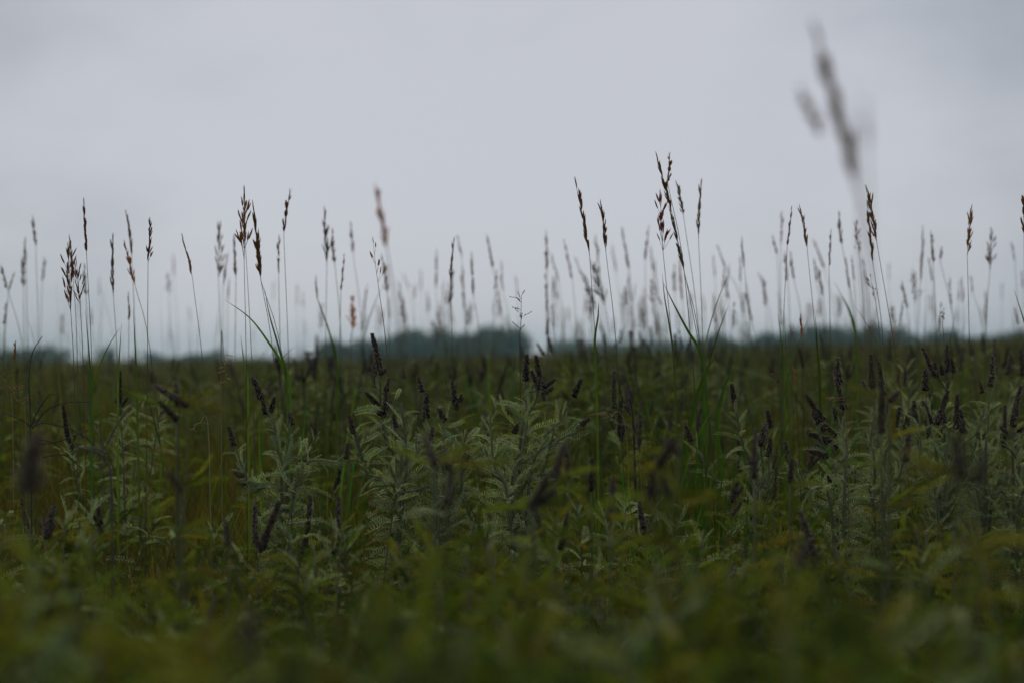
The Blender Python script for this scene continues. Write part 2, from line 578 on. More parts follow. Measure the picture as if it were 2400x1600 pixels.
# ------------------------------------------------------------------ grass pieces
def add_blade(m, base, d, length, width, bend, col, rng, n=5, tipcol=None):
    """A folded, bending grass blade."""
    side = d.cross(Vector((0, 0, 1)))
    side = side.normalized() if side.length > 1e-3 else Vector((1, 0, 0))
    an = rng.uniform(0, 3.14)
    hor = Vector((math.cos(an), math.sin(an), 0))
    hor = (hor * .6 + side * .4).normalized()
    vs, fs, cs = [], [], []
    fwd = Vector((d.x, d.y, 0))
    fwd = fwd.normalized() if fwd.length > 1e-3 else hor.cross(Vector((0, 0, 1)))
    for i in range(n + 1):
        t = i / n
        p = base + d * length * t + (fwd * .8 - Vector((0, 0, .55))) * (bend * length * t * t)
        w = width * .5 * (min(1, .55 + 1.2 * t) * (1 - t) ** .55 if t < 1 else 0)
        c = tuple(col[k] * (1 - t) + (tipcol or col)[k] * t for k in range(3))
        if i < n:
            vs += [p - hor * w, p + hor * w]
            cs += [c, c]
        else:
            vs.append(p); cs.append(c)
    for i in range(n - 1):
        a = i * 2
        fs.append((a, a + 1, a + 3, a + 2))
    a = (n - 1) * 2
    fs.append((a, a + 1, a + 2))
    m.add(vs, fs, cs)


def add_spikelet(m, base, d, L, w, col, rng):
    u = d.orthogonal().normalized()
    v = d.cross(u)
    vs, fs, cs = [base], [], [col]
    st = [(.16, .75), (.42, 1.0), (.68, .8), (.86, .42)]
    a0 = rng.uniform(0, 1.5)
    for q, (t, k) in enumerate(st):
        for s in range(3):
            a = a0 + s * 2.094 + q * .35
            vs.append(base + d * L * t + (u * math.cos(a) + v * math.sin(a)) * w * k)
            f = rng.uniform(.75, 1.3)
            cs.append(tuple(c * f for c in col))
    vs.append(base + d * L); cs.append(tuple(c * 1.3 for c in col))
    for s in range(3): fs.append((0, 1 + (s + 1) % 3, 1 + s))
    for q in range(3):
        b = 1 + q * 3
        for s in range(3): fs.append((b + s, b + (s + 1) % 3, b + 3 + (s + 1) % 3, b + 3 + s))
    b = 1 + 9
    for s in range(3): fs.append((b + s, b + (s + 1) % 3, len(vs) - 1))
    m.add(vs, fs, cs)


def make_head(rng, style, col, L=.13):
    """A brome-like seed head along +X, length L."""
    m = MB()
    curve = rng.uniform(-.08, .08)

    def ax(t):
        return Vector((L * t, L * curve * t * t, L * .5 * curve * t * (1 - t)))
    m.tube([ax(i / 6) for i in range(7)], [.0008 - .0004 * i / 6 for i in range(7)], tuple(c * .9 for c in col), 3)
    nodes = {'compact': 7, 'open': 6, 'slim': 8, 'sparse': 4}[style]
    ang = {'compact': .17, 'open': .32, 'slim': .11, 'sparse': .36}[style]
    for k in range(nodes):
        t = .02 + .80 * k / nodes * (1 + .1 * rng.uniform(-1, 1))
        p = ax(t)
        nb = {'compact': 4, 'open': 4, 'slim': 3, 'sparse': 2}[style]
        if k > nodes * .6: nb -= 1
        for j in range(max(1, nb)):
            a = rng.uniform(0, 6.28)
            rad = Vector((0, math.cos(a), math.sin(a)))
            sp = ang * rng.uniform(.5, 1.5)
            if style != 'slim' and k < 2 and rng.random() < .3: sp *= 1.7
            d = (Vector((1, 0, 0)) + rad * math.tan(min(1.1, sp))).normalized()
            bl = L * {'compact': .10, 'open': .17, 'slim': .05, 'sparse': .2}[style] * rng.uniform(.4, 1.4) * (1 - .6 * t)
            e = p + d * bl
            m.tube([p, e], [.00045, .00035], tuple(c * .9 for c in col), 3)
            for s in range(rng.choice((1, 1, 2)) if style != 'sparse' else 1):
                dd = (d + Vector((.12, rng.uniform(-.2, .2), rng.uniform(-.2, .2)))).normalized()
                add_spikelet(m, e - dd * .004 * s, dd, .0215 * rng.uniform(.75, 1.25), .00185 * rng.uniform(.8, 1.25), col, rng)
    add_spikelet(m, ax(.84), Vector((1, rng.uniform(-.1, .1), 0)).normalized(), L * .17, .0014, col, rng)
    return m


HEADCOL = {'brown': (0.31, 0.17, 0.07), 'red': (0.24, 0.085, 0.04), 'grey': (0.31, 0.235, 0.13), 'gold': (0.42, 0.25, 0.08),
           'orange': (0.52, 0.24, 0.06), 'pale': (0.24, 0.20, 0.15)}
HEADS = {}
for ck, cc in HEADCOL.items():
    for st in ('compact', 'open', 'slim', 'sparse'):
        for v in range(2 if ck not in ('brown', 'grey') else 3):
            r_ = random.Random(hash((len(ck), len(st), v)) % 9999 + v * 31 + ord(ck[0]))
            HEADS.setdefault((ck, st), []).append(make_head(r_, st, cc).mesh('seed_head', M_SEED))

ST_GROUP = 'tall grass stalks with seed heads standing above the prairie'


def stalk(tip, base, low, d, col, style, label, rng, blades=1, group=ST_GROUP, culm=None, r=0.0011, thin=None):
    pt, pb, pl = at(*tip, d), at(*base, d), at(*low, d)
    dirv = pl - pb
    k = dirv.x / min(-.02, dirv.z) if dirv.z < 0 else 0
    k = max(-.5, min(.5, k))
    gz = ground_z(pl.x, pl.y)
    h = pl.z - gz
    gx = pl.x - h * k * .55
    gy = pl.y + rng.uniform(-.05, .05)
    root = empty('grass_stalk', (gx, gy, ground_z(gx, gy)))
    tag(root, label, 'grass stalk', group)
    o = root.location.copy()
    midz = Vector(((pl.x * .65 + gx * .35) + h * k * -.04, (pl.y + gy) / 2, gz + h * .5))
    pts = catmull([Vector((0, 0, 0)), midz - o, pl - o, pb - o], 5)
    cm = culm or ((0.085, 0.10, 0.045) if col in ('grey', 'brown') else (0.11, 0.07, 0.035))
    m = MB()
    n = len(pts)
    low_c = (0.06, 0.10, 0.022)
    rad = [r * (1.25 - .65 * i / (n - 1)) for i in range(n)]
    m.tube(pts, rad, cm, 4)
    cs = []
    for i in range(n):
        f = min(1, (i / (n - 1)) * 1.5)
        cs += [tuple(low_c[q] * (1 - f) + cm[q] * f for q in range(3))] * 4
    m.c = cs
    link('stem', m.mesh('stem', M_CULM, True), root)
    dv = pt - pb
    s = dv.length / .13
    wd = max(.8, min(1.2, s * .98))
    if thin: wd = thin
    if d < 1.3 and not thin: wd = 1.6
    M = frame(pb - o, dv, roll=rng.uniform(0, 6.28)) @ Matrix.Diagonal((s, wd, wd, 1))
    link('seed_head', rng.choice(HEADS[(col, style)]), root, M)
    for q in range(blades):
        t = rng.uniform(.3, .66)
        i = int(t * (n - 1))
        p = pts[i]
        a = rng.choice((0, math.pi)) + rng.uniform(-.6, .6)
        bm_ = MB()
        dd = Vector((math.cos(a) * .22, math.sin(a) * .2, 1)).normalized()
        add_blade(bm_, Vector((0, 0, 0)), dd, rng.uniform(.14, .27), rng.uniform(.004, .0065), rng.uniform(.05, .35), GREEN, rng, 7, OLIVE)
        link('leaf_blade', bm_.mesh('leaf_blade', M_GRASS), root, Matrix.Translation(p))
    return root


# ------------------------------------------------------------------ stuff scattered by geometry nodes
def scatter(name, templates, mat, pts, rots, scales, idx, label, cat):
    """One object: its mesh holds the template clumps and one loose vertex per place; nodes put clumps on the places."""
    big = MB()
    kind = []
    for k, t in enumerate(templates):
        big.merge(t)
        kind += [k + 1] * len(t.v)
    nt_ = len(big.v)
    npnt = len(pts)
    me = bpy.data.meshes.new(name)
    me.from_pydata(big.v + [tuple(p) for p in pts], [], big.f)
    ca = me.color_attributes.new('col', 'FLOAT_COLOR', 'POINT')
    arr = np.ones((nt_ + npnt, 4), dtype=np.float32)
    arr[:nt_, :3] = np.array(big.c, dtype=np.float32)
    ca.data.foreach_set('color', arr.ravel())
    a = me.attributes.new('template', 'INT', 'POINT')
    a.data.foreach_set('value', np.array(kind + [0] * npnt, dtype=np.int32))
    a = me.attributes.new('pick', 'INT', 'POINT')
    a.data.foreach_set('value', np.array([0] * nt_ + list(idx), dtype=np.int32))
    a = me.attributes.new('turn', 'FLOAT_VECTOR', 'POINT')
    a.data.foreach_set('vector', np.array([(0, 0, 0)] * nt_ + list(rots), dtype=np.float32).ravel())
    a = me.attributes.new('size', 'FLOAT_VECTOR', 'POINT')
    a.data.foreach_set('vector', np.array([(1, 1, 1)] * nt_ + list(scales), dtype=np.float32).ravel())
    me.materials.append(mat)
    ng = bpy.data.node_groups.new('scatter_' + name, 'GeometryNodeTree')
    ng.interface.new_socket('Geometry', in_out='INPUT', socket_type='NodeSocketGeometry')
    ng.interface.new_socket('Geometry', in_out='OUTPUT', socket_type='NodeSocketGeometry')
    N, L = ng.nodes.new, ng.links.new
    gi, go = N('NodeGroupInput'), N('NodeGroupOutput')

    def attr(nm, ty):
        n = N('GeometryNodeInputNamedAttribute'); n.data_type = ty; n.inputs['Name'].default_value = nm
        return n.outputs['Attribute']
    tmpl = attr('template', 'INT')

    def sep(k):
        c = N('FunctionNodeCompare'); c.data_type = 'INT'; c.operation = 'EQUAL'
        L(tmpl, c.inputs[2]); c.inputs[3].default_value = k
        s = N('GeometryNodeSeparateGeometry'); s.domain = 'POINT'
        L(gi.outputs[0], s.inputs['Geometry']); L(c.outputs['Result'], s.inputs['Selection'])
        return s.outputs['Selection']
    g2i = N('GeometryNodeGeometryToInstance')
    for k in reversed(range(len(templates))):
        L(sep(k + 1), g2i.inputs[0])
    iop = N('GeometryNodeInstanceOnPoints')
    L(sep(0), iop.inputs['Points'])
    L(g2i.outputs[0], iop.inputs['Instance'])
    iop.inputs['Pick Instance'].default_value = True
    L(attr('pick', 'INT'), iop.inputs['Instance Index'])
    e2r = N('FunctionNodeEulerToRotation')
    L(attr('turn', 'FLOAT_VECTOR'), e2r.inputs[0]); L(e2r.outputs[0], iop.inputs['Rotation'])
    L(attr('size', 'FLOAT_VECTOR'), iop.inputs['Scale'])
    L(iop.outputs['Instances'], go.inputs[0])
    o = link(name, me)
    md = o.modifiers.new('scatter', 'NODES')
    md.node_group = ng
    tag(o, label, cat, kind='stuff')
    return o


def grass_clump(rng, n, h, cols, width=.0032, spread=.045, seg=5, lean=.25):
    m = MB()
    for i in range(n):
        a = rng.uniform(0, 6.28)
        b = Vector((math.cos(a), math.sin(a), 0)) * spread * rng.random() ** .6
        a2 = a + rng.uniform(-1, 1)
        d = Vector((math.cos(a2) * rng.random() * lean, math.sin(a2) * rng.random() * lean, 1)).normalized()
        c = rng.choice(cols)
        f = rng.uniform(.7, 1.25)
        c = tuple(q * f for q in c)
        add_blade(m, b, d, h * rng.uniform(.55, 1.1), width * rng.uniform(.6, 1.4), rng.uniform(.0, .5), c, rng, seg,
                  tuple(x * .6 + y * .4 for x, y in zip(c, STRAW)) if rng.random() < .4 else None)
    return m


rg = random.Random(5)
T_GRASS = [grass_clump(rg, 22, .50, [GREEN, GREEN, OLIVE], lean=.45), grass_clump(rg, 20, .56, [OLIVE, RUST, STRAW, GREEN], .0026, lean=.5),
           grass_clump(rg, 26, .40, [OLIVE, STRAW, RUST, OLIVE], .0022, .06, 5, .8), grass_clump(rg, 14, .60, [GREEN], .0055, .03)]


def log_points(rng, n, d0, d1, half=.52, power=1.0):
    res = []
    for _ in range(n):
        u = rng.random()
        y = d0 * (d1 / d0) ** (u ** power)
        x = rng.uniform(-half, half) * y + rng.uniform(-.25, .25)
        res.append((x, y))
    return res


P, Rr, S, I = [], [], [], []
for (x, y) in log_points(rg, 19000, .75, 16, .50):
    P.append((x, y, ground_z(x, y)))
    Rr.append((rg.gauss(0, .12), rg.gauss(0, .12), rg.uniform(0, 6.28)))
    h = rg.uniform(.65, 1.15) * (0.45 if y < 2.6 else .88 if y < 3.5 else rg.choice((.9, 1.05, 1.15, 1.3, 1.5 if y > 4.5 else 1.1, 1.8 if y > 5 else 1.0)))
    w = rg.uniform(.9, 1.5)
    if y > 4.5: h *= .8 + .22 * math.sin(x * 1.9 + y * .9) + .2 * rg.random() + .12 * math.sin(x * 5.1 - y)
    S.append((w, w, h))
    patch = math.sin(x * 2.3 + 1) + math.sin(y * 1.7 + x)
    I.append(rg.choice((0, 0, 1, 3)) if patch > .4 else rg.choice((1, 1, 2, 2, 0)))
scatter('grass', T_GRASS, M_GRASS, P, Rr, S, I, 'green and straw coloured prairie grass filling the gaps between the leadplants', 'grass')


# low-detail leadplants for the middle distance
def far_plant(rng, h=.62, nst=5, spread=.2, tone=1.0, nleaf=13, sp=.8):
    m = MB()
    lv = [make_leaf(random.Random(900 + q), .095, 11, [-.2, .2, 0][q], [.4, .7, .2][q], low=True, inner=LEAFG_IN, edge=(0.13, 0.145, 0.05)) for q in range(3)]
    sk = [make_spike(random.Random(950 + q), [.06, .085][q], .0050, low=True) for q in range(2)]
    a0 = rng.uniform(0, 6.28)
    for s in range(nst):
        a = a0 + s * 6.283 / nst + rng.uniform(-.4, .4)
        o = Vector((math.cos(a), math.sin(a), 0))
        rr, hh = spread * rng.uniform(.4, 1.1), h * rng.uniform(.8, 1.0)
        pts = catmull([Vector((0, 0, 0)), o * rr * .6 + Vector((0, 0, hh * .5)), o * rr + Vector((0, 0, hh))], 3)
        m.tube(pts, [.003] * len(pts), (0.10, 0.09, 0.06), 3)
        for k in range(nleaf):
            t = .4 + .58 * k / nleaf
            f = t * (len(pts) - 1); i = min(int(f), len(pts) - 2)
            p = pts[i].lerp(pts[i + 1], f - i)
            an = k * 2.4
            d = Vector((math.cos(an), math.sin(an), .35 + rng.uniform(-.2, .4)))
            m.merge(rng.choice(lv), frame(p, d, roll=rng.uniform(-.6, .6), scale=rng.uniform(.8, 1.15)), tone * rng.uniform(.8, 1.2))
        if rng.random() < sp:
            td = (pts[-1] - pts[-2]).normalized()
            for q in range(rng.choice((1, 2, 3))):
                e = (td + Vector((rng.uniform(-1, 1), rng.uniform(-1, 1), 0)) * (.0 if q == 0 else .5)).normalized()
                m.merge(rng.choice(sk), frame(pts[-1], e, scale=rng.uniform(.6, 1.1) if q == 0 else .6))
    return m


# far vegetation: one mass out to the treeline
T_FAR = [far_plant(random.Random(31), .58, 5, .24, nleaf=9, tone=.9), grass_clump(rg, 46, .62, [OLIVE, RUST, STRAW, OLIVE, RUST], .008, .20, 3, .4),
         grass_clump(rg, 46, .60, [GREEN, OLIVE], .009, .20, 3, .4), grass_clump(rg, 30, .50, [RUST, STRAW], .010, .22, 3, .5)]
P, Rr, S, I = [], [], [], []
for (x, y) in log_points(rg, 12000, 11, 330, .50, .85):
    P.append((x, y, ground_z(x, y) - .03))
    Rr.append((0, 0, rg.uniform(0, 6.28)))
    g = max(1.0, y / 18)
    w = g * rg.uniform(.9, 1.4)
    pn = .5 + .3 * math.sin(x * 22 / y + y * .2) + .2 * math.sin(x * 61 / y + 2 + y * .1)
    S.append((w, w, (.72 + .55 * pn) * rg.choice((.8, .9, 1.0, 1.1, 1.35)) * rg.uniform(.9, 1.1)))
    I.append(rg.choice((0, 1, 2, 3)))
scatter('far_vegetation', T_FAR, M_GRASS, P, Rr, S, I, 'far olive and brown prairie growth running back to the treeline', 'vegetation')

HAZE = 0.00052
if HAZE:
    hm = bpy.data.materials.new('haze')
    hm.use_nodes = True
    hm.node_tree.nodes.clear()
    ho = hm.node_tree.nodes.new('ShaderNodeOutputMaterial')
    hv = hm.node_tree.nodes.new('ShaderNodeVolumePrincipled')
    hv.inputs['Color'].default_value = (.62, .93, 1.0, 1)
    hv.inputs['Density'].default_value = HAZE
    hv.inputs['Anisotropy'].default_value = .2
    hm.node_tree.links.new(hv.outputs['Volume'], ho.inputs['Volume'])
    x0, x1, y0, y1, z0, z1 = -9000, 9000, -70, 1500, -2, 20
    hme = bpy.data.meshes.new('haze')
    hme.from_pydata([(x0, y0, z0), (x1, y0, z0), (x1, y1, z0), (x0, y1, z0), (x0, y0, z1), (x1, y0, z1), (x1, y1, z1), (x0, y1, z1)], [],
                    [(0, 3, 2, 1), (4, 5, 6, 7), (0, 1, 5, 4), (1, 2, 6, 5), (2, 3, 7, 6), (3, 0, 4, 7)])
    hme.materials.append(hm)
    tag(link('haze', hme), 'thin bluish air over the prairie', 'haze', kind='stuff')

# ------------------------------------------------------------------ trees on the horizon
def make_crown(rng, w, h):
    m = MB()
    blobs = [(Vector((rng.uniform(-.32, .32) * w, rng.uniform(-.3, .3) * w, h * rng.uniform(.12, .80))), rng.uniform(.20, .36) * w) for _ in range(18)]
    for b, r in blobs:
        for k in range(120):
            v = Vector((rng.gauss(0, 1), rng.gauss(0, 1), rng.gauss(0, 1))).normalized()
            p = b + v * r * rng.uniform(.55, 1.06) * Vector((1, 1, .85)).length / 1.65
            n = (v + Vector((rng.uniform(-.7, .7), rng.uniform(-.7, .7), rng.uniform(-.4, .9)))).normalized()
            u = n.orthogonal().normalized(); q = n.cross(u)
            s = rng.uniform(.25, .55)
            f = rng.uniform(.6, 1.35)
            m.add([p - u * s, p + q * s * .7, p + u * s, p - q * s * .7], [(0, 1, 2, 3)], tuple(c * f for c in (0.028, 0.078, 0.050)))
    return m


def make_trunk(rng, h):
    m = MB()
    m.tube([Vector((0, 0, -.4)), Vector((rng.uniform(-.2, .2), 0, h * .35)), Vector((rng.uniform(-.3, .3), 0, h * .75))], [.28, .2, .08], (0.06, 0.05, 0.04), 6)
    for k in range(5):
        a = k * 1.3
        m.tube([Vector((0, 0, h * (.25 + .08 * k))), Vector((math.cos(a) * h * .25, math.sin(a) * h * .25, h * (.5 + .07 * k)))], [.1, .04], (0.06, 0.05, 0.04), 4)
    return m


CROWNS = [make_crown(random.Random(60 + i), 8.5, 10).mesh('crown', M_CROWN) for i in range(5)]
TRUNKS = [make_trunk(random.Random(70 + i), 9).mesh('trunk', M_BARK, True) for i in range(2)]
rt = random.Random(77)
TREES = []
for lo, hi, f, d, where in [
    (-60, 165, lambda x: 812 + max(0, x - 60) * .2, 330, 'dark clump at the left end of the horizon'),
    (355, 620, lambda x: 824 + abs(x - 465) * .06, 420, 'low treeline behind the open field left of the middle'),
    (770, 1235, lambda x: 772 + max(0, 1010 - x) * .10 + max(0, x - 1195) * .4, 320, 'long dark wood in the middle of the horizon'),
    (1640, 1770, lambda x: 778 + abs(x - 1670) * .08, 400, 'low wood beside the rounded grove'),
    (1800, 2110, lambda x: 757 + abs(x - 1935) * .09, 330, 'rounded grove right of the middle'),
    (2110, 2470, lambda x: 782 - max(0, x - 2290) * .07, 380, 'treeline running out at the right end of the horizon')]:
    x = lo
    while x < hi:
        TREES.append((x, f(x) + rt.uniform(-9, 11), d + rt.uniform(-25, 25), where))
        TREES.append((x + 20, f(x) + 16 + rt.uniform(-4, 8), d - 30 + rt.uniform(-10, 10), where))
        x += rt.uniform(30, 58)
TREES += [(x, y, 640, 'pale distant trees beyond the open field') for x, y in ((250, 812), (1312, 798), (1345, 796), (1385, 802), (1420, 800), (1460, 806), (1540, 800), (1580, 796), (1610, 793), (1490, 803), (1510, 801), (1560, 799), (1600, 800), (1440, 805), (1365, 804), (1770, 792), (1785, 788))]
for x, ty, d, where in TREES:
    p = at(x, ty, d)
    gz = ground_z(p.x, p.y)
    h = p.z - gz
    root = empty('tree', (p.x, p.y, gz))
    tag(root, 'dark leafy tree in the ' + where, 'tree', 'trees on the horizon')
    s = h / 9.6
    sw = max(.75, min(1.5, s)) * rt.uniform(.9, 1.15) * (d / 330) ** .5
    link('crown', rt.choice(CROWNS), root, Matrix.Rotation(rt.uniform(0, 6.28), 4, 'Z') @ Matrix.Diagonal((sw, sw, s, 1)))
    link('trunk', rt.choice(TRUNKS), root, Matrix.Diagonal((s, s, s, 1)))

# ------------------------------------------------------------------ hero leadplants in focus
hero_leadplant(3.2, 1228, [
    ([(1205, 1180), (1222, 1060), (1235, 985), (1228, 900)], [(1232, 893, 1236, 832), (1262, 905, 1245, 870), (1262, 912, 1266, 885), (1276, 908, 1300, 888)]),
    ([(1200, 1180), (1215, 1080), (1225, 1000), (1255, 940), (1263, 905)], [(1268, 912, 1262, 868), (1262, 872, 1257, 834), (1270, 925, 1297, 908)]),
    ([(1215, 1150), (1240, 1060), (1310, 990), (1330, 950)], [(1345, 930, 1362, 890)]),
    ([(1190, 1150), (1160, 1080), (1180, 1020)], [(1204, 1015, 1222, 982)]),
    ([(1240, 1130), (1300, 1040), (1350, 1010)], [(1362, 995, 1380, 981)]),
], 'in-focus leadplant with silvery leaves and two twin dark spikes at the middle', 3,
    leaves=[(1208, 995, 1145, 955), (1245, 995, 1190, 955), (1245, 950, 1222, 950), (1240, 1008, 1325, 985), (1325, 1000, 1318, 950), (1300, 985, 1312, 948),
            (1345, 960, 1360, 952), (1300, 1030, 1380, 1004), (1310, 1045, 1375, 1022), (1225, 960, 1170, 925), (1240, 1050, 1290, 1045), (1215, 1065, 1170, 1080),
            (1235, 1025, 1180, 1020), (1222, 1090, 1160, 1110), (1225, 1080, 1300, 1085), (1245, 975, 1290, 965)], dens=1.15)
hero_leadplant(3.2, 905, [
    ([(930, 1130), (905, 1040), (893, 960), (890, 885)], [(893, 878, 875, 784), (884, 880, 874, 855), (900, 872, 905, 864)]),
    ([(930, 1130), (910, 1040), (905, 975)], [(903, 925, 912, 886), (900, 968, 905, 925), (890, 960, 864, 914), (898, 970, 915, 940), (888, 972, 900, 945)]),
    ([(940, 1120), (935, 1060), (925, 1030)], [(928, 1002, 922, 972)]),
], 'leadplant whose single tall dark spike rises above the field, left of the middle', 4,
    leaves=[(895, 960, 840, 940), (893, 925, 850, 896), (925, 935, 942, 895), (925, 950, 960, 985), (915, 985, 870, 990), (900, 1010, 850, 1040), (925, 1005, 975, 985),
            (930, 1030, 985, 1060), (910, 1045, 860, 1075)])
hero_leadplant(3.15, 1010, [
    ([(1040, 1150), (1015, 1060), (998, 975)], [(1000, 980, 994, 925), (990, 918, 981, 882)]),
    ([(1045, 1150), (1040, 1060), (1040, 985)], [(1045, 985, 1025, 956), (1038, 980, 1030, 958)]),
    ([(1050, 1140), (1080, 1060), (1095, 1010)], []),
    ([(1020, 1140), (980, 1070), (975, 1010)], [(1008, 1030, 1015, 1000)]),
], 'bushy leadplant with thin broken spike between the two tallest leadplants', 5,
    leaves=[(1050, 985, 1058, 945), (1048, 1000, 1085, 990), (1040, 1020, 1010, 975), (1090, 1040, 1130, 990), (1080, 1060, 1060, 1000), (1100, 1040, 1140, 1040),
            (1000, 1040, 965, 1000), (1100, 1080, 1160, 1030)], dens=1.1)
hero_leadplant(3.3, 665, [
    ([(660, 1140), (650, 1050), (640, 985), (622, 965)], [(622, 970, 616, 935), (612, 935, 598, 883), (635, 965, 643, 930)]),
    ([(670, 1140), (675, 1040), (680, 990)], [(684, 995, 674, 962)]),
    ([(680, 1140), (720, 1060), (750, 1010)], []),
    ([(690, 1140), (790, 1080), (812, 1060)], [(812, 1075, 814, 1040)]),
], 'low leadplant with three knobbly dark spikes in the left half, in front of thin grass', 6, dens=1.15)
hero_leadplant(3.35, 1770, [
    ([(1760, 1130), (1740, 1040), (1722, 945)], [(1722, 942, 1714, 900)]),
    ([(1770, 1130), (1790, 1050), (1800, 1000)], [(1806, 1002, 1799, 962)]),
], 'leadplant with two thin dark spikes right of the broad green grass tuft', 7)
hero_leadplant(3.3, 1960, [
    ([(1960, 1150), (1940, 1070), (1925, 1030), (1912, 985)], [(1930, 985, 1888, 925), (1930, 1010, 1905, 965), (1945, 1035, 1895, 1010), (1960, 1020, 1925, 990), (1940, 1070, 1895, 1052)]),
    ([(1980, 1140), (1985, 1050), (1975, 975)], [(1978, 960, 1965, 900), (1968, 900, 1955, 842), (1972, 950, 1962, 925)]),
    ([(1985, 1140), (1965, 1080), (1950, 1050)], [(1955, 1150, 1940, 1115), (1962, 1050, 1945, 1030)]),
], 'leadplant with a cluster of shaggy dark spikes leaning left, right part of field', 8)
hero_leadplant(3.45, 2050, [
    ([(2060, 1120), (2055, 1000), (2045, 915)], [(2046, 908, 2038, 832), (2070, 925, 2060, 850), (2030, 915, 2022, 892), (2040, 905, 2047, 885)]),
    ([(2070, 1120), (2085, 1040), (2095, 1000)], [(2098, 1000, 2108, 955), (2082, 1000, 2080, 940)]),
    ([(2050, 1120), (2040, 1040), (2052, 960)], []),
], 'leadplant with a pair of straight dark spikes side by side, right part of field', 9)
hero_leadplant(3.4, 2205, [
    ([(2210, 1120), (2215, 990), (2218, 890)], [(2190, 880, 2162, 815), (2220, 872, 2220, 808), (2235, 872, 2230, 840), (2195, 885, 2190, 850), (2208, 878, 2205, 855)]),
    ([(2200, 1120), (2175, 1000), (2170, 930)], [(2168, 915, 2172, 865), (2185, 1000, 2165, 940), (2180, 1030, 2172, 985)]),
    ([(2215, 1120), (2225, 1020), (2205, 985)], [(2195, 1000, 2222, 915), (2215, 990, 2210, 960), (2242, 1005, 2243, 925)]),
    ([(2230, 1120), (2290, 1010), (2310, 950)], []),
], 'large leadplant with many thick dark spikes standing above it near right edge', 10)
hero_leadplant(3.4, 2320, [
    ([(2310, 1120), (2315, 1000), (2318, 915)], [(2320, 905, 2334, 838), (2302, 920, 2296, 895)]),
    ([(2300, 1110), (2290, 1000), (2270, 950)], []),
], 'leadplant with one stout slightly leaning spike near the right edge', 12)
hero_leadplant(3.3, 2385, [
    ([(2375, 1140), (2372, 1060), (2376, 1000)], [(2374, 1000, 2384, 905), (2360, 1015, 2345, 1000), (2388, 1012, 2396, 1002)]),
    ([(2390, 1140), (2380, 1070), (2350, 1040)], []),
], 'leadplant cut by the right edge with a tall straight spike over pale leaves', 13)
hero_leadplant(4.4, 2120, [
    ([(2130, 1000), (2125, 900), (2120, 850)], [(2122, 905, 2118, 860)]),
    ([(2360, 960), (2362, 880)], [(2364, 872, 2368, 848), (2360, 878, 2372, 830), (2395, 880, 2398, 820)]),
], 'blurred leadplant behind the large spiked one near the right edge', 14)

# ------------------------------------------------------------------ random detailed leadplants
rp = random.Random(21)
placed = [(o.location.x, o.location.y) for o in COL.objects if o.name.startswith('leadplant')]
near = []
tries = 0
while tries < 5000 and len(near) < 260:
    tries += 1
    y = rp.uniform(.55, 5.6)
    x = rp.uniform(-1, 1) * (.42 * y + .2)
    gap = .16 if y < 1.2 else .20 if y < 2.0 else (.22 if y < 3.0 else .38)
    if any((x - a) ** 2 + (y - b) ** 2 < gap * gap for a, b in placed + near): continue
    if 2.95 < y < 3.6 and rp.random() < .25: continue
    near.append((x, y))
near.sort(key=lambda q: q[1])
for (x, y) in near:
    if y < 1.25: h = (.86 - y * rp.uniform(.165, .225)) - .015
    elif y < 2.0: h = rp.uniform(.56, .66)
    elif y < 3.1: h = rp.uniform(.50, .62)
    elif y < 3.6: h = rp.uniform(.55, .66)
    else: h = rp.uniform(.52, .76)
    nse = .5 + .25 * math.sin(x * 9 + y * 4) + .25 * math.sin(y * 11 - x * 5 + 1)
    if y < 3.1:
        line = np.interp(y, (.55, 1.0, 1.4, 2.0, 2.6, 3.1), (1440, 1330, 1265, 1185, 1135, 1085))
        h = .86 - .0003 * y * (line - 838 + 130 * (1 - nse) + rp.uniform(-10, 45)) - .01
    lab = ('blurred low leadplant at the very front of the field' if y < 1.6 else
           'blurred leadplant in the front growth before the sharp plants' if y < 2.7 else
           'leafy grey-green leadplant in the sharp band of the field' if y < 3.7 else
           'softly blurred leadplant just behind the sharp plants')
    leadplant(x, y, h, rp, nst=5 if y < 3 else 4, spikes=0 if y < 2.4 else .16 if y < 3.6 else .4, dens=1.0, spread=.17, label=lab, silver=.07 if y < 2.6 else .42 if y < 3.9 else .2,
              lsc=(.65, 1.05) if y < 1.3 else (.42, .80))

# middle-distance leadplants, one mesh each
T_MID = [far_plant(random.Random(300 + i), .60, 5, .2, nleaf=15, sp=.38).mesh('leadplant', plant_material('far_leadplant', .8, .25, .02, .3, 30)) for i in range(5)]
mid = []
while len(mid) < 36:
    y = 5.4 * (9 / 5.4) ** rp.random()
    x = rp.uniform(-1, 1) * (.40 * y + .3)
    if any((x - a) ** 2 + (y - b) ** 2 < .16 for a, b in mid): continue
    mid.append((x, y))
P, Rr, S, I = [], [], [], []
for (x, y) in log_points(rp, 190, 8.5, 20, .46):
    P.append((x, y, ground_z(x, y)))
    Rr.append((0, 0, rp.uniform(0, 6.28)))
    s = rp.uniform(1.0, 1.5)
    S.append((s, s, s * rp.uniform(.85, 1.05)))
    I.append(rp.choice((0, 1, 2)))
scatter('leadplant_undergrowth', [far_plant(random.Random(340 + i), .60, 5, .2, nleaf=9, sp=.45) for i in range(3)], M_GRASS, P, Rr, S, I,
        'distant mass of leadplants blending into the brown grass', 'vegetation')
for x, y in mid:
    o = link('leadplant', rp.choice(T_MID))
    o.location = (x, y, ground_z(x, y))
    s = rp.uniform(1.0, 1.3) * (1.2 if rp.random() < .35 else 1)
    o.scale = (s, s, s)
    o.rotation_euler = (0, 0, rp.uniform(0, 6.28))
    tag(o, 'blurred dark-spiked leadplant far back in the field', 'shrub', 'blurred leadplants far back in the field')

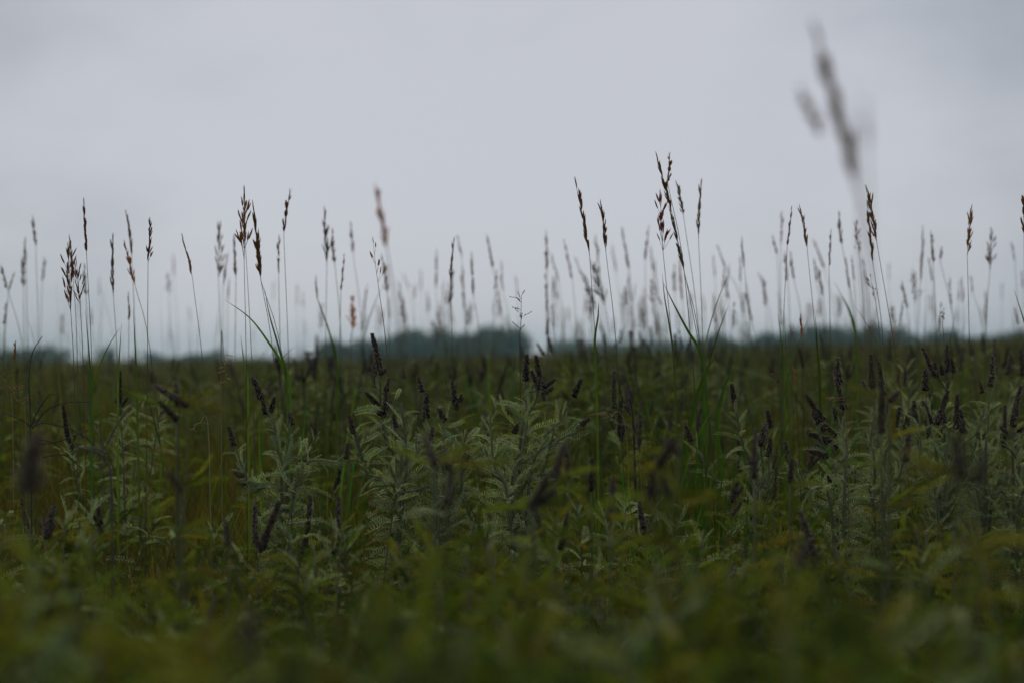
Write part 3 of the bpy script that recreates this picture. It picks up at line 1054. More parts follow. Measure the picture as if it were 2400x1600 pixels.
CL = random.Random(909)
for px, ty in [(20, 838), (95, 846), (190, 852), (300, 850), (420, 846), (520, 844), (610, 848), (735, 826), (840, 838), (930, 826), (1010, 832), (1090, 828), (1180, 822), (1262, 806),
               (1300, 818), (1385, 812), (1430, 800), (1475, 796), (1520, 798), (1565, 804), (1605, 798), (1660, 812), (1730, 816), (1800, 806), (1880, 812), (1950, 806), (2030, 800),
               (2100, 808), (2180, 798), (2250, 800), (2330, 794), (2390, 800)]:
    d = CL.uniform(5.0, 8.5)
    p = at(px, ty - 12 + CL.uniform(-12, 8), d)
    gz = ground_z(p.x, p.y)
    o = link('leadplant', CL.choice(T_MID))
    o.location = (p.x, p.y, gz)
    s = (p.z - gz) / .64
    o.scale = (s * 1.1, s * 1.1, s)
    o.rotation_euler = (0, 0, CL.uniform(0, 6.28))
    tag(o, 'blurred leafy leadplant whose top breaks the far edge of the field', 'shrub', 'leadplants whose tops break the far edge of the field')

BU = random.Random(313)
for i, (px, ty, d) in enumerate([(1385, 822, 5.9), (1430, 806, 6.3), (1475, 800, 5.8), (1515, 804, 6.4), (1560, 800, 5.9), (1605, 806, 6.6), (1660, 822, 6.2), (1290, 826, 5.6),
                                 (1990, 812, 6.0), (2120, 808, 6.4), (2185, 816, 5.6), (2290, 806, 6.2), (2360, 812, 5.8), (700, 842, 6.2), (745, 834, 5.8)]):
    p = at(px, ty, d)
    leadplant(p.x, p.y, p.z - ground_z(p.x, p.y) - .03, BU, nst=6, spikes=.7, dens=1.0, spread=.24, silver=.25,
              label='bushy leadplant in the skyline row right of the middle' if i < 7 else 'bushy leadplant rising to the skyline between the grass stalks',
              group='bushy leadplants rising to the skyline', lsc=(.5, .9))

# ------------------------------------------------------------------ grass stalks read from the photograph
rs = random.Random(8)
FAR = 'blurred grass seed head behind the others against the pale sky'
STALKS = [
    # tip, head base, point low on the stem, depth, colour, style, label
    ((1903, 55), (2006, 440), (2030, 620), 1.15, 'brown', 'slim', 'nearest grass stalk, big blurred head highest in the sky at upper right', 0),
    ((879, 429), (908, 588), (935, 800), 1.95, 'orange', 'compact', 'blurred orange seed head, highest of the orange ones', 0),
    ((874, 555), (886, 665), (908, 846), 3.15, 'orange', 'sparse', 'sharp orange seed head with forked tips below the blurred orange one', 0),
    ((828, 690), (826, 775), (822, 850), 2.3, 'orange', 'compact', 'lowest and smallest orange seed head, just above the wood', 0),
    ((76, 505), (84, 582), (90, 792), 4.8, 'grey', 'compact', None, 1),
    ((60, 553), (61, 623), (65, 815), 4.8, 'grey', 'slim', None, 0),
    ((0, 620), (18, 680), (52, 808), 4.5, 'grey', 'compact', None, 0),
    ((31, 636), (20, 687), (12, 782), 4.9, 'grey', 'slim', None, 0),
    ((159, 569), (166, 731), (174, 878), 3.1, 'brown', 'open', 'sharp dark brown seed head, fullest at the far left, with drooping side spikelets', 1),
    ((164, 550), (172, 660), (180, 800), 3.5, 'grey', 'slim', None, 0),
    ((178, 607), (188, 716), (195, 862), 3.15, 'red', 'open', 'small reddish seed head touching the right of the fullest brown head at left', 1),
    ((196, 464), (203, 598), (215, 846), 3.35, 'brown', 'slim', 'tallest slim dark seed head at the far left', 1),
    ((195, 617), (202, 697), (206, 800), 4.2, 'grey', 'compact', None, 0),
    ((231, 650), (234, 697), (237, 830), 8, 'grey', 'slim', FAR, 0),
    ((256, 547), (266, 697), (276, 862), 3.7, 'grey', 'slim', 'slim greyish seed head between the tallest left stalk and the red-brown one', 1),
    ((300, 492), (309, 604), (316, 760), 3.9, 'grey', 'slim', 'upright grey seed head left of the red-brown head', 1),
    ((289, 563), (317, 671), (351, 815), 3.6, 'gold', 'compact', 'leaning seed head crossing in front of the upright grey one at left', 1),
    ((303, 684), (302, 757), (301, 862), 4, 'brown', 'slim', None, 0),
    ((355, 510), (347, 617), (345, 897), 3.1, 'red', 'compact', 'sharp red-brown seed head on a straight stem with one side spikelet pair', 0),
    ((405, 594), (408, 652), (418, 815), 8, 'grey', 'slim', FAR, 0),
    ((429, 547), (451, 652), (477, 878), 3.45, 'brown', 'slim', 'lone dark narrow head leaning left above the low treeline', 1),
    ((443, 716), (446, 757), (450, 850), 9, 'grey', 'slim', FAR, 0),
    ((398, 767), (406, 800), (412, 850), 9, 'grey', 'slim', FAR, 0),
    ((516, 518), (512, 655), (520, 846), 4.5, 'grey', 'open', 'blurred open seed head left of the tall golden-brown pair', 1),
    ((532, 591), (523, 674), (522, 820), 5, 'grey', 'slim', None, 0),
    ((547, 547), (553, 655), (551, 830), 4.3, 'grey', 'slim', None, 1),
    ((580, 435), (572, 610), (577, 846), 3.35, 'gold', 'open', 'tall golden-brown seed head, highest in the left third', 1),
    ((571, 476), (575, 570), (590, 846), 3.5, 'brown', 'compact', 'dark seed head tucked against the tall golden-brown one', 1),
    ((588, 470), (612, 660), (661, 830), 3.35, 'brown', 'slim', 'long nodding head bending right beside the tall golden-brown one', 1),
    ((603, 535), (611, 655), (640, 830), 3.4, 'brown', 'compact', None, 0),
    ((675, 441), (665, 550), (677, 862), 3.6, 'brown', 'compact', 'dark upright head alone right of the golden-brown group', 1),
    ((651, 550), (653, 649), (657, 830), 4, 'grey', 'slim', None, 1),
    ((641, 658), (640, 706), (642, 820), 9, 'grey', 'slim', FAR, 0),
    ((697, 665), (696, 719), (697, 830), 8, 'grey', 'slim', FAR, 0),
    ((710, 684), (710, 725), (712, 830), 8, 'grey', 'slim', FAR, 0),
    ((715, 750), (715, 790), (716, 850), 9, 'grey', 'slim', FAR, 0),
    ((761, 483), (766, 623), (763, 830), 4.3, 'grey', 'compact', 'blurred grey head, taller of the pair left of the orange heads', 1),
    ((774, 534), (785, 623), (798, 767), 4.4, 'grey', 'compact', 'blurred grey head, lower of the pair left of the orange heads', 1),
    ((739, 645), (745, 706), (779, 814), 4.6, 'grey', 'slim', None, 1),
    ((807, 594), (799, 687), (796, 830), 4.1, 'brown', 'slim', None, 1),
    ((822, 518), (828, 598), (847, 751), 5.2, 'grey', 'compact', None, 1),
    ((906, 620), (911, 687), (925, 800), 7, 'grey', 'slim', FAR, 0),
    ((944, 639), (960, 680), (975, 800), 8, 'grey', 'slim', FAR, 0),
    ((933, 655), (941, 706), (945, 800), 8, 'grey', 'slim', FAR, 0),
    ((971, 665), (971, 703), (972, 800), 7, 'grey', 'compact', FAR, 0),
    ((984, 630), (987, 687), (988, 800), 9, 'grey', 'slim', FAR, 0),
    ((1021, 585), (1022, 681), (1024, 800), 6, 'grey', 'slim', FAR, 0),
    ((1040, 655), (1040, 716), (1042, 800), 7.5, 'grey', 'slim', FAR, 0),
    ((1058, 556), (1056, 668), (1060, 830), 3.85, 'grey', 'slim', 'thin dark head straight above the middle wood', 1),
    ((1070, 550), (1083, 607), (1092, 760), 5.4, 'grey', 'slim', None, 0),
    ((1081, 623), (1088, 735), (1090, 800), 6, 'grey', 'slim', FAR, 0),
    ((1102, 591), (1110, 700), (1123, 782), 5, 'grey', 'slim', None, 0),
    ((1142, 547), (1156, 636), (1174, 719), 5.4, 'grey', 'slim', None, 0),
    ((1171, 610), (1179, 687), (1195, 760), 6, 'brown', 'slim', FAR, 0),
    ((1209, 645), (1214, 700), (1218, 800), 6.5, 'grey', 'slim', FAR, 0),
    ((1278, 539), (1282, 644), (1284, 780), 5.2, 'brown', 'slim', 'blurred dark narrow head on its own right of the middle', 0),
    ((1321, 560), (1342, 660), (1350, 760), 5.4, 'brown', 'slim', None, 0),
    ((1345, 602), (1372, 664), (1390, 780), 5.5, 'pale', 'slim', None, 1),
    ((1292, 591), (1311, 667), (1326, 817), 5.8, 'grey', 'slim', None, 0),
    ((1355, 413), (1382, 600), (1401, 897), 3.3, 'brown', 'slim', 'long dark seed head leaning left, tallest left of the highest group', 1),
    ((1409, 466), (1420, 591), (1445, 817), 3.35, 'brown', 'compact', 'dark seed head just right of the long leaning one', 1),
    ((1397, 549), (1407, 683), (1412, 800), 5.5, 'grey', 'slim', None, 0),
    ((1380, 606), (1418, 717), (1430, 800), 4.8, 'pale', 'open', 'pale tan open head low behind the long leaning one', 0),
    ((1365, 640), (1398, 725), (1415, 800), 5.0, 'pale', 'open', None, 0),
    ((1435, 572), (1445, 644), (1460, 780), 7, 'grey', 'slim', FAR, 0),
    ((1456, 530), (1476, 640), (1484, 780), 5.5, 'grey', 'slim', None, 0),
    ((1470, 640), (1481, 712), (1486, 800), 6, 'grey', 'slim', FAR, 0),
    ((1518, 526), (1512, 614), (1514, 780), 5.4, 'red', 'slim', None, 0),
    ((1525, 575), (1530, 640), (1536, 780), 6, 'grey', 'slim', FAR, 0),
    ((1533, 606), (1537, 660), (1545, 780), 6, 'grey', 'slim', FAR, 0),
    ((1529, 656), (1552, 721), (1560, 800), 5.5, 'grey', 'slim', None, 0),
    ((1541, 354), (1575, 500), (1650, 880), 3.35, 'brown', 'slim', 'highest sharp seed head with forked top, on a stem curving right', 1),
    ((1575, 357), (1565, 430), (1604, 640), 3.38, 'brown', 'compact', 'forked companion beside the highest sharp seed head', 0),
    ((1572, 480), (1604, 640), (1640, 800), 3.4, 'grey', 'slim', 'narrow drooping head along the curving stem of the highest one', 0),
    ((1548, 443), (1554, 591), (1583, 897), 3.05, 'red', 'open', 'sharp rusty red open seed head below the highest group', 1),
    ((1588, 422), (1602, 507), (1636, 759), 3.7, 'grey', 'compact', 'grey head between the highest group and the single upright right of it', 1),
    ((1636, 419), (1637, 560), (1646, 759), 3.7, 'grey', 'slim', 'single upright narrow head right of the highest group', 1),
    ((1577, 618), (1582, 690), (1590, 790), 6, 'grey', 'compact', FAR, 0),
    ((1590, 598), (1600, 713), (1608, 800), 5.5, 'gold', 'slim', None, 1),
    ((1673, 595), (1676, 656), (1684, 780), 6, 'grey', 'slim', FAR, 0),
    ((1680, 572), (1701, 633), (1736, 702), 5.5, 'grey', 'slim', None, 0),
    ((1738, 553), (1745, 633), (1755, 740), 4.6, 'grey', 'slim', 'blurred narrow head in the gap between the highest group and right stalks', 0),
    ((1732, 598), (1736, 668), (1740, 780), 5.5, 'grey', 'slim', None, 0),
    ((1747, 683), (1764, 759), (1775, 820), 5, 'grey', 'slim', None, 0),
    ((1776, 637), (1795, 686), (1810, 780), 6, 'grey', 'slim', FAR, 0),
    ((1856, 483), (1845, 582), (1835, 798), 3.6, 'brown', 'slim', 'dark slim head leaning right, left one of two below the giant blurred head', 1),
    ((1835, 494), (1830, 579), (1828, 780), 5, 'grey', 'slim', None, 0),
    ((1810, 550), (1822, 600), (1828, 760), 5.2, 'grey', 'compact', None, 0),
    ((1848, 590), (1862, 660), (1880, 760), 5.0, 'grey', 'compact', None, 0),
    ((1875, 478), (1892, 585), (1915, 840), 3.5, 'brown', 'compact', 'dark slim head leaning left, right one of two below the giant blurred head', 1),
    ((1907, 559), (1934, 636), (1960, 760), 6, 'grey', 'slim', FAR, 0),
    ((1908, 604), (1914, 665), (1930, 760), 5, 'grey', 'slim', None, 0),
    ((1948, 537), (1943, 630), (1946, 798), 4, 'brown', 'slim', None, 1),
    ((1961, 494), (1974, 579), (2001, 735), 4.5, 'grey', 'compact', None, 1),
    ((1996, 598), (2002, 661), (2008, 780), 5, 'brown', 'slim', None, 0),
    ((2004, 515), (2015, 598), (2025, 719), 4.5, 'grey', 'open', None, 0),
    ((2034, 432), (2055, 569), (2108, 897), 3.4, 'gold', 'compact', 'tall golden-brown head on a leaning stem, highest sharp one at right', 1),
    ((2028, 470), (2046, 620), (2070, 800), 3.6, 'brown', 'slim', 'dark head close behind the tall golden-brown one at right', 1),
    ((2038, 642), (2052, 706), (2065, 830), 3.6, 'brown', 'sparse', None, 1),
    ((2082, 614), (2084, 661), (2086, 780), 8, 'grey', 'slim', FAR, 0),
    ((2111, 658), (2127, 728), (2133, 800), 5, 'gold', 'compact', None, 0),
    ((2163, 528), (2157, 668), (2152, 780), 5.1, 'grey', 'slim', None, 0),
    ((2184, 539), (2187, 620), (2194, 767), 4.6, 'gold', 'compact', 'blurred tan head in the loose group left of the lone right stalk', 1),
    ((2211, 578), (2203, 610), (2234, 751), 4.9, 'grey', 'compact', None, 0),
    ((2224, 649), (2230, 719), (2238, 800), 5.2, 'grey', 'slim', None, 0),
    ((2278, 478), (2267, 600), (2272, 798), 3.55, 'gold', 'compact', 'lone sharp head with a long side spikelet near the right edge', 0),
    ((2329, 532), (2320, 639), (2312, 751), 4.6, 'grey', 'open', 'blurred forked head near the right edge', 0),
    ((2275, 645), (2280, 687), (2304, 776), 5.5, 'grey', 'slim', None, 1),
    ((2372, 566), (2379, 617), (2388, 760), 5.5, 'grey', 'slim', None, 0),
    ((2348, 661), (2348, 706), (2350, 800), 8, 'grey', 'slim', FAR, 0),
    ((2396, 633), (2397, 680), (2398, 780), 6, 'grey', 'slim', FAR, 0),
    ((2398, 424), (2400, 553), (2402, 800), 3.2, 'brown', 'compact', 'dark seed head cut by the right edge of the view', 1),
    ((2377, 719), (2388, 765), (2395, 820), 5, 'grey', 'slim', None, 0),
    ((1873, 735), (1880, 792), (1888, 890), 3.3, 'gold', 'slim', 'short sharp tan head just above the rounded grove', 0),
    ((2207, 722), (2209, 760), (2214, 830), 3.5, 'red', 'sparse', 'small pinkish head low in the gap before the right treeline', 0),
    ((30, 798), (36, 850), (44, 960), 3.2, 'gold', 'slim', 'short sharp tan head at the far left over the dark clump of trees', 0),
    ((1860, 855), (1866, 905), (1870, 1000), 3.3, 'gold', 'slim', 'short dark-beaded head in the field left of the pair of spikes', 0),
]
MIDL = 'slightly blurred grass seed head between the sharp ones against the sky'
NAMELESS = []
for tip, base, low, d, col, style, label, nb in STALKS:
    t_ = stalk(tip, base, low, d, col, style, label or MIDL, rs, nb, r=.0010 if d < 4 else .0012)
    if label is None: NAMELESS.append((tip[0], t_, col, style))
    if tip[0] == 1903:                       # the nearest stalk carries a drooping side branch
        o_ = t_.location.copy()
        b_, q_ = at(1925, 320, 1.15) - o_, at(1865, 205, 1.15) - o_
        link('seed_head', HEADS[('brown', 'slim')][0], t_, frame(b_, q_ - b_, scale=(q_ - b_).length / .13) @ Matrix.Diagonal((1, 3.2, 3.2, 1)))
stalk((2022, 235), (2025, 350), (2030, 620), .85, 'pale', 'slim', 'faint blurred head right beside the nearest big stalk at upper right', rs, 0, thin=.5)
# more of them further back, each its own thing
for k in range(165):
    d = rs.uniform(4.8, 10)
    px = rs.choice((rs.uniform(0, 2400), rs.uniform(850, 1200), rs.uniform(1260, 1750), rs.uniform(1280, 1750), rs.uniform(1750, 2400)))
    ty = 838 - (rs.uniform(90, 215)) * 6.5 / d ** 1.0 * .95
    hl = 500 / d * rs.uniform(.6, 1.0)
    ln = rs.uniform(-.18, .12)
    stalk((px + ln * hl, ty), (px, ty + hl), (px - ln * hl * .4, ty + hl * 2), d, rs.choice(('grey', 'grey', 'brown', 'pale')), rs.choice(('slim', 'slim', 'compact', 'open')), FAR, rs, 0, r=.0012)


# ------------------------------------------------------------------ broad green grass tufts
def tuft(px, py, d, n, h, label, seed, w=.007, col=(0.07, 0.17, 0.015), lean=.16, xs=.05):
    rng = random.Random(seed)
    p = at(px, py, d)
    root = empty('grass_tuft', (p.x, p.y, ground_z(p.x, p.y)))
    tag(root, label, 'grass tuft', 'broad-bladed green grass tufts')
    for i in range(n):
        m = MB()
        a = rng.uniform(0, 6.28)
        f = rng.uniform(.7, 1.25)
        dd = Vector((math.cos(a) * rng.random() * lean * 1.4, math.sin(a) * rng.random() * lean, 1)).normalized()
        add_blade(m, Vector((0, 0, 0)), dd, h * rng.uniform(.7, 1.08), w * rng.uniform(.6, 1.2), rng.uniform(-.02, .18), tuple(c * f for c in col), rng, 8)
        link('blade', m.mesh('blade', M_GRASS), root, Matrix.Translation((rng.uniform(-xs, xs), rng.uniform(-xs, xs), 0)))


tuft(1650, 1000, 3.35, 24, .84, 'tall broad-bladed green tuft under the curving stalk right of the middle', 1, .008, (.06, .12, .015))
tuft(760, 900, 3.9, 16, .84, 'bright green tuft behind the low leadplant at left', 2, .008)
tuft(1500, 1060, 3.2, 14, .68, 'green tuft beside the silvery leadplant at the middle', 3, .009)
tuft(1390, 1060, 3.35, 12, .66, 'thin green tuft behind the arching straw head', 4, .006)
tuft(640, 860, 3.6, 10, .88, 'sparse green tuft under the golden-brown stalks at left', 5, .007)
tuft(290, 900, 3.7, 12, .86, 'sparse green tuft under the stalks at the far left', 6, .007)
tuft(1830, 1040, 3.3, 12, .70, 'green tuft left of the shaggy spiked leadplant', 7, .007)
tuft(1910, 880, 4.2, 10, .92, 'tall thin green tuft in front of the rounded grove', 8, .008)
tuft(2170, 880, 4.6, 10, .94, 'tall thin green tuft in front of the right treeline', 9, .008)
tuft(1190, 900, 5.2, 12, .92, 'blurred green tuft in front of the middle wood', 10, .010)
tuft(2050, 880, 4.0, 8, .95, 'green tuft behind the pair of straight spikes', 11, .008)


def tall_blades(rootx, d, blades, label, seed):
    rng = random.Random(seed)
    g = at(rootx, 1100, d)
    root = empty('grass_tuft', (g.x, g.y, ground_z(g.x, g.y)))
    tag(root, label, 'grass tuft', 'broad-bladed green grass tufts')
    o = root.location.copy()
    for path, wmax in blades:
        P_ = [Vector((rng.uniform(-.01, .01), rng.uniform(-.01, .01), 0))] + [at(px, py, d) - o for px, py in path]
        P_ = [P_[0], P_[0].lerp(P_[1], .35), P_[0].lerp(P_[1], .7)] + P_[1:]
        pts = catmull(P_, 6)
        n = len(pts)
        m = MB()
        vs, cs = [], []
        for i, p in enumerate(pts):
            t = i / (n - 1)
            tan = (pts[min(i + 1, n - 1)] - pts[max(i - 1, 0)]).normalized()
            an = .5 * t
            wv = tan.cross(Vector((math.sin(an), math.cos(an), 0))).normalized()
            w = wmax * .5 * (.35 + .65 * min(1, t / .55)) * (1 - max(0, (t - .6) / .4) ** 1.5) + .0002
            vs += [p - wv * w, p + tan.cross(wv) * w * .35, p + wv * w]
            f = rng.uniform(.92, 1.08)
            cs += [tuple(c * f for c in (.075, .125, .016))] * 3
        fs = []
        for i in range(n - 1):
            b = i * 3
            fs += [(b, b + 1, b + 4, b + 3), (b + 1, b + 2, b + 5, b + 4)]
        m.add(vs, fs, cs)
        link('blade', m.mesh('blade', M_GRASS, True), root)


tall_blades(280, 3.3, [([(276, 950), (279, 850), (285, 757)], .0058)], 'single upright green blade rising into the sky left of the red-brown head', 1)
tall_blades(322, 3.35, [([(320, 900), (317, 820), (312, 720)], .0058)], 'single green blade under the upright grey seed head at left', 2)
tall_blades(213, 3.3, [([(215, 930), (209, 830), (200, 725)], .006)], 'narrow green blade beside the tallest slim head at far left', 3)
tall_blades(672, 3.3, [([(680, 920), (665, 860), (628, 800), (585, 745), (527, 703)], .0058), ([(672, 900), (655, 820), (632, 740), (620, 675)], .0052)], 'pair of green blades arching left under the golden-brown stalks', 4)
tall_blades(580, 3.4, [([(580, 900), (572, 850), (564, 785)], .006)], 'short green blade left of the arching pair', 5)
tall_blades(1398, 3.3, [([(1398, 880), (1394, 800), (1402, 740), (1403, 708)], .0058)], 'green blade upright against the long leaning dark stalk', 6)
tall_blades(1650, 3.35, [([(1655, 900), (1638, 820), (1612, 775), (1580, 715), (1554, 662)], .0065)], 'broad green blade arching left under the highest stalk', 7)
tall_blades(2425, 3.3, [([(2425, 860), (2405, 770), (2377, 680)], .0052)], 'green blade entering from the right edge', 8)
tall_blades(1836, 3.6, [([(1838, 930), (1833, 820), (1823, 735)], .0052), ([(1850, 930), (1843, 850), (1838, 730)], .004)], 'green blade pair below the dark slim head leaning right', 9)
tall_blades(1916, 3.5, [([(1922, 900), (1916, 820), (1911, 738)], .006)], 'thin green blade below the dark slim head leaning left', 10)
tall_blades(780, 4.2, [([(790, 860), (775, 790), (757, 735), (742, 695)], .006)], 'thin green blade leaning left between the pair of grey heads', 11)
tall_blades(2000, 4.2, [([(2008, 860), (2003, 770), (1990, 725), (1975, 695)], .0058)], 'blurred green blade in front of the rounded grove', 12)
tall_blades(1600, 3.35, [([(1580, 860), (1570, 770), (1558, 700), (1552, 640)], .004)], 'thin green blade touching the rusty red stalk', 13)
tall_blades(1640, 3.4, [([(1600, 1100), (1620, 980), (1650, 880), (1680, 830)], .012), ([(1690, 1100), (1680, 1000), (1700, 900), (1730, 850)], .01), ([(1640, 1080), (1650, 960), (1640, 850)], .012)], 'broad blades fanning out of the green tuft right of the middle', 14)


# ------------------------------------------------------------------ odd plants
def open_panicle(tipx, tipy, rootx, rooty, d, label, col, seed, droop=False, n=9, L=.05):
    """A thin culm carrying tiny grains on hair-thin branches."""
    rng = random.Random(seed)
    g = at(rootx, rooty, d)
    root = empty('panicle_stalk', (g.x, g.y, ground_z(g.x, g.y)))
    tag(root, label, 'grass stalk')
    o = root.location.copy()
    top = at(tipx, tipy, d) - o
    lowp = g - o
    pts = catmull([Vector((0, 0, 0)), lowp.lerp(top, .0), lowp.lerp(top, .55) + Vector((0, 0, .03 if droop else 0)), top], 5)
    link('stem', stem_mesh(pts, .0010, .0005, tuple(c * .8 for c in col), 4, mat=M_CULM), root)
    m = MB()
    for k in range(n):
        i = len(pts) - 1 - int(k * 6 / n)
        p = pts[max(i, 1)].lerp(pts[max(i - 1, 0)], rng.random())
        a = rng.uniform(0, 6.28)
        dd = Vector((math.cos(a), math.sin(a), -.25 if droop else rng.uniform(.1, 1.1))).normalized()
        e = p + dd * L * rng.uniform(.3, 1) * (.35 if droop else 1)
        m.tube([p, e], [.0004, .0003], col, 3)
        for q in range(3):
            add_spikelet(m, p.lerp(e, 1 - q * .3), (dd + Vector((rng.uniform(-.4, .4), rng.uniform(-.4, .4), .2))).normalized(), .0065, .0012, col, rng)
    link('seed_head', m.mesh('seed_head', M_SEED), root)


open_panicle(1222, 692, 1219, 860, 3.3, 'small airy open panicle with fine dark grains above the wood edge', (.06, .045, .03), 1, n=13, L=.028)
open_panicle(532, 898, 518, 842, 3.2, 'short pale yellow drooping grass head at the field edge left', (.34, .29, .12), 2, True, 12)
open_panicle(1392, 970, 1470, 1040, 3.2, 'arching straw stem with a nodding pale head right of the silvery leadplant', (.36, .28, .13), 3, True, 18)
open_panicle(1395, 968, 1500, 1080, 3.25, 'second arching straw stem beside the nodding pale head', (.30, .26, .12), 4, True, 8)
open_panicle(1940, 930, 1985, 1010, 3.2, 'small nodding tan head between the shaggy spikes', (.28, .22, .1), 5, True, 12)
open_panicle(1800, 870, 1850, 1000, 3.3, 'thin reddish arching head left of the shaggy spiked leadplant', (.2, .11, .05), 6, True, 12)
open_panicle(35, 905, 60, 1000, 3.2, 'fine yellowish panicle at the left edge beside dry curling stems', (.30, .26, .12), 7, n=14, L=.03)
open_panicle(10, 870, 30, 1000, 3.2, 'fine straw panicle cut by the left edge', (.26, .22, .10), 8, n=14, L=.03)
open_panicle(450, 1008, 490, 1040, 3.2, 'tiny pale drooping panicle under the blurred grey spikes at left', (.34, .3, .15), 9, True, 12)


def dry_stem(paths, d, rootx, label, col=(.035, .025, .022), r=.0016, name='dry_plant'):
    g = at(rootx, 1200, d)
    root = empty(name, (g.x, g.y, ground_z(g.x, g.y)))
    tag(root, label, 'dry plant')
    o = root.location.copy()
    for i, path in enumerate(paths):
        P_ = [at(px, py, d + .02 * (i % 3)) - o for px, py in path]
        if i == 0: P_ = [Vector((0, 0, 0))] + P_
        pts = catmull(P_, 7)
        m = MB()
        rad = [r * (1.0 - .55 * q / len(pts)) * (1.35 if q % 2 else .8) for q in range(len(pts))]
        m.tube(pts, rad, col, 4)
        link('stem', m.mesh('stem', M_STEM), root)


dry_stem([[(72, 1020), (68, 900), (75, 830), (99, 788)], [(72, 1000), (90, 960), (115, 925), (128, 925)], [(75, 1005), (110, 960), (160, 942), (212, 942)],
          [(75, 1000), (100, 990), (150, 1000), (190, 1018), (222, 1042)], [(85, 1040), (130, 1035), (180, 1018), (205, 1008)],
          [(72, 1000), (55, 985), (30, 975), (5, 965)], [(90, 1030), (120, 1035), (150, 1055)], [(100, 1070), (150, 1065), (190, 1095)]],
         3.2, 75, 'dark dry plant with thin curling beaded branches at the left edge')
dry_stem([[(262, 1180), (248, 1080), (235, 1010), (238, 985)], [(250, 1040), (280, 985), (325, 930)], [(252, 1060), (225, 1050), (180, 1050)], [(255, 1090), (230, 1060), (175, 1045)]],
         2.6, 262, 'blurred grey forked dead stems behind the front growth at left', (.10, .085, .07), .0024)
dry_stem([[(1485, 1000), (1460, 940), (1450, 890)], [(1465, 950), (1480, 975)]], 3.5, 1490, 'dark crooked dry stem leaning left beside the arching straw', (.04, .03, .026), .003)


# blurred grey-brown spike clusters near the camera
def near_spikes(d, rootx, spikes, label, seed, fat=1.25):
    rng = random.Random(seed)
    g = at(rootx, 1550, d)
    root = empty('leadplant', (g.x, g.y, ground_z(g.x, g.y)))
    tag(root, label, 'shrub', LP_GROUP)
    o = root.location.copy()
    for bx, by, tx, ty in spikes:
        b, t = at(bx, by, d) - o, at(tx, ty, d + rng.uniform(-.03, .03)) - o
        pts = catmull([Vector((0, 0, 0)), Vector((b.x * .6, b.y * .6, b.z * .55)), b], 5)
        link('stem', stem_mesh(pts, .0026, .0014, (.10, .11, .05)), root)
        put_spike(root, b, t, rng, fat=fat * (.62 if d < 4 else .5))
        for k in range(11):
            i = rng.randint(4, len(pts) - (1 if d < 4 else 3))
            an = k * 2.4
            put_leaf(root, pts[i], Vector((math.cos(an), math.sin(an), rng.uniform(-.2, .7))), rng, rng.uniform(.55, .9), silver=.1)


near_spikes(2.0, 1290, [(1300, 1120, 1320, 1040), (1245, 1190, 1290, 1120), (1250, 1190, 1300, 1150)], 'blurred dark spikes low in front of the silvery leadplant', 1, 1.4)
near_spikes(1.9, 1030, [(1020, 1090, 995, 1025), (1048, 1100, 1044, 1055), (1045, 1180, 1060, 1100)], 'blurred purplish spikes below the broken-spiked leadplant', 2, 1.2)
near_spikes(1.8, 1560, [(1540, 1100, 1580, 1030), (1525, 1165, 1530, 1110), (1570, 1160, 1550, 1120), (1590, 1060, 1560, 1035)], 'blurred dark spike cluster in front of the broad green tuft', 3, 1.4)
near_spikes(2.5, 1385, [(1386, 1150, 1388, 1075)], 'blurred upright black spike right of the silvery leadplant', 4, 1.2)
near_spikes(2.5, 1330, [(1332, 1120, 1327, 1045)], 'blurred dark spike at the foot of the silvery leadplant', 5, 1.1)
near_spikes(2.1, 1430, [(1430, 1220, 1437, 1120)], 'blurred grey-purple spike right below the upright black one', 6, 1.2)
near_spikes(2.4, 400, [(440, 950, 362, 905), (415, 985, 372, 940), (420, 950, 413, 900)], 'blurred grey-brown spikes leaning left in the left quarter', 7, 1.3)
near_spikes(1.35, 70, [(70, 1150, 66, 1015)], 'big blurred black spike in the dark lower left corner', 8, 1.9)
near_spikes(2.0, 415, [(425, 1150, 392, 1105)], 'blurred brown spike leaning left below the leaning grey ones', 9, 1.1)
near_spikes(2.0, 530, [(535, 1280, 530, 1220)], 'blurred black spike in the lower left growth', 10, 1.2)
near_spikes(1.05, 580, [(580, 1560, 590, 1440)], 'large blurred purple spike at the bottom of the view left of middle', 11, 1.7)
near_spikes(1.5, 1880, [(1870, 1330, 1890, 1270)], 'blurred dark spike in the lower right growth', 12, 1.4)
near_spikes(1.4, 2260, [(2255, 1120, 2240, 1020), (2290, 1130, 2305, 1075)], 'blurred dark spikes low at the right', 13, 1.5)
near_spikes(2.4, 2070, [(2065, 1015, 2068, 920), (2085, 940, 2105, 918)], 'blurred brown spikes in front of the paired straight ones', 14, 1.5)
near_spikes(2.3, 1765, [(1768, 1120, 1762, 1010)], 'blurred slender purple spike left of the shaggy cluster', 15, 1.1)
near_spikes(2.4, 1850, [(1852, 1130, 1855, 1075)], 'blurred short black spike left below the shaggy cluster', 16, 1.3)
near_spikes(2.5, 2125, [(2122, 1080, 2130, 1008)], 'blurred short spike below the paired straight ones', 17, 1.2)
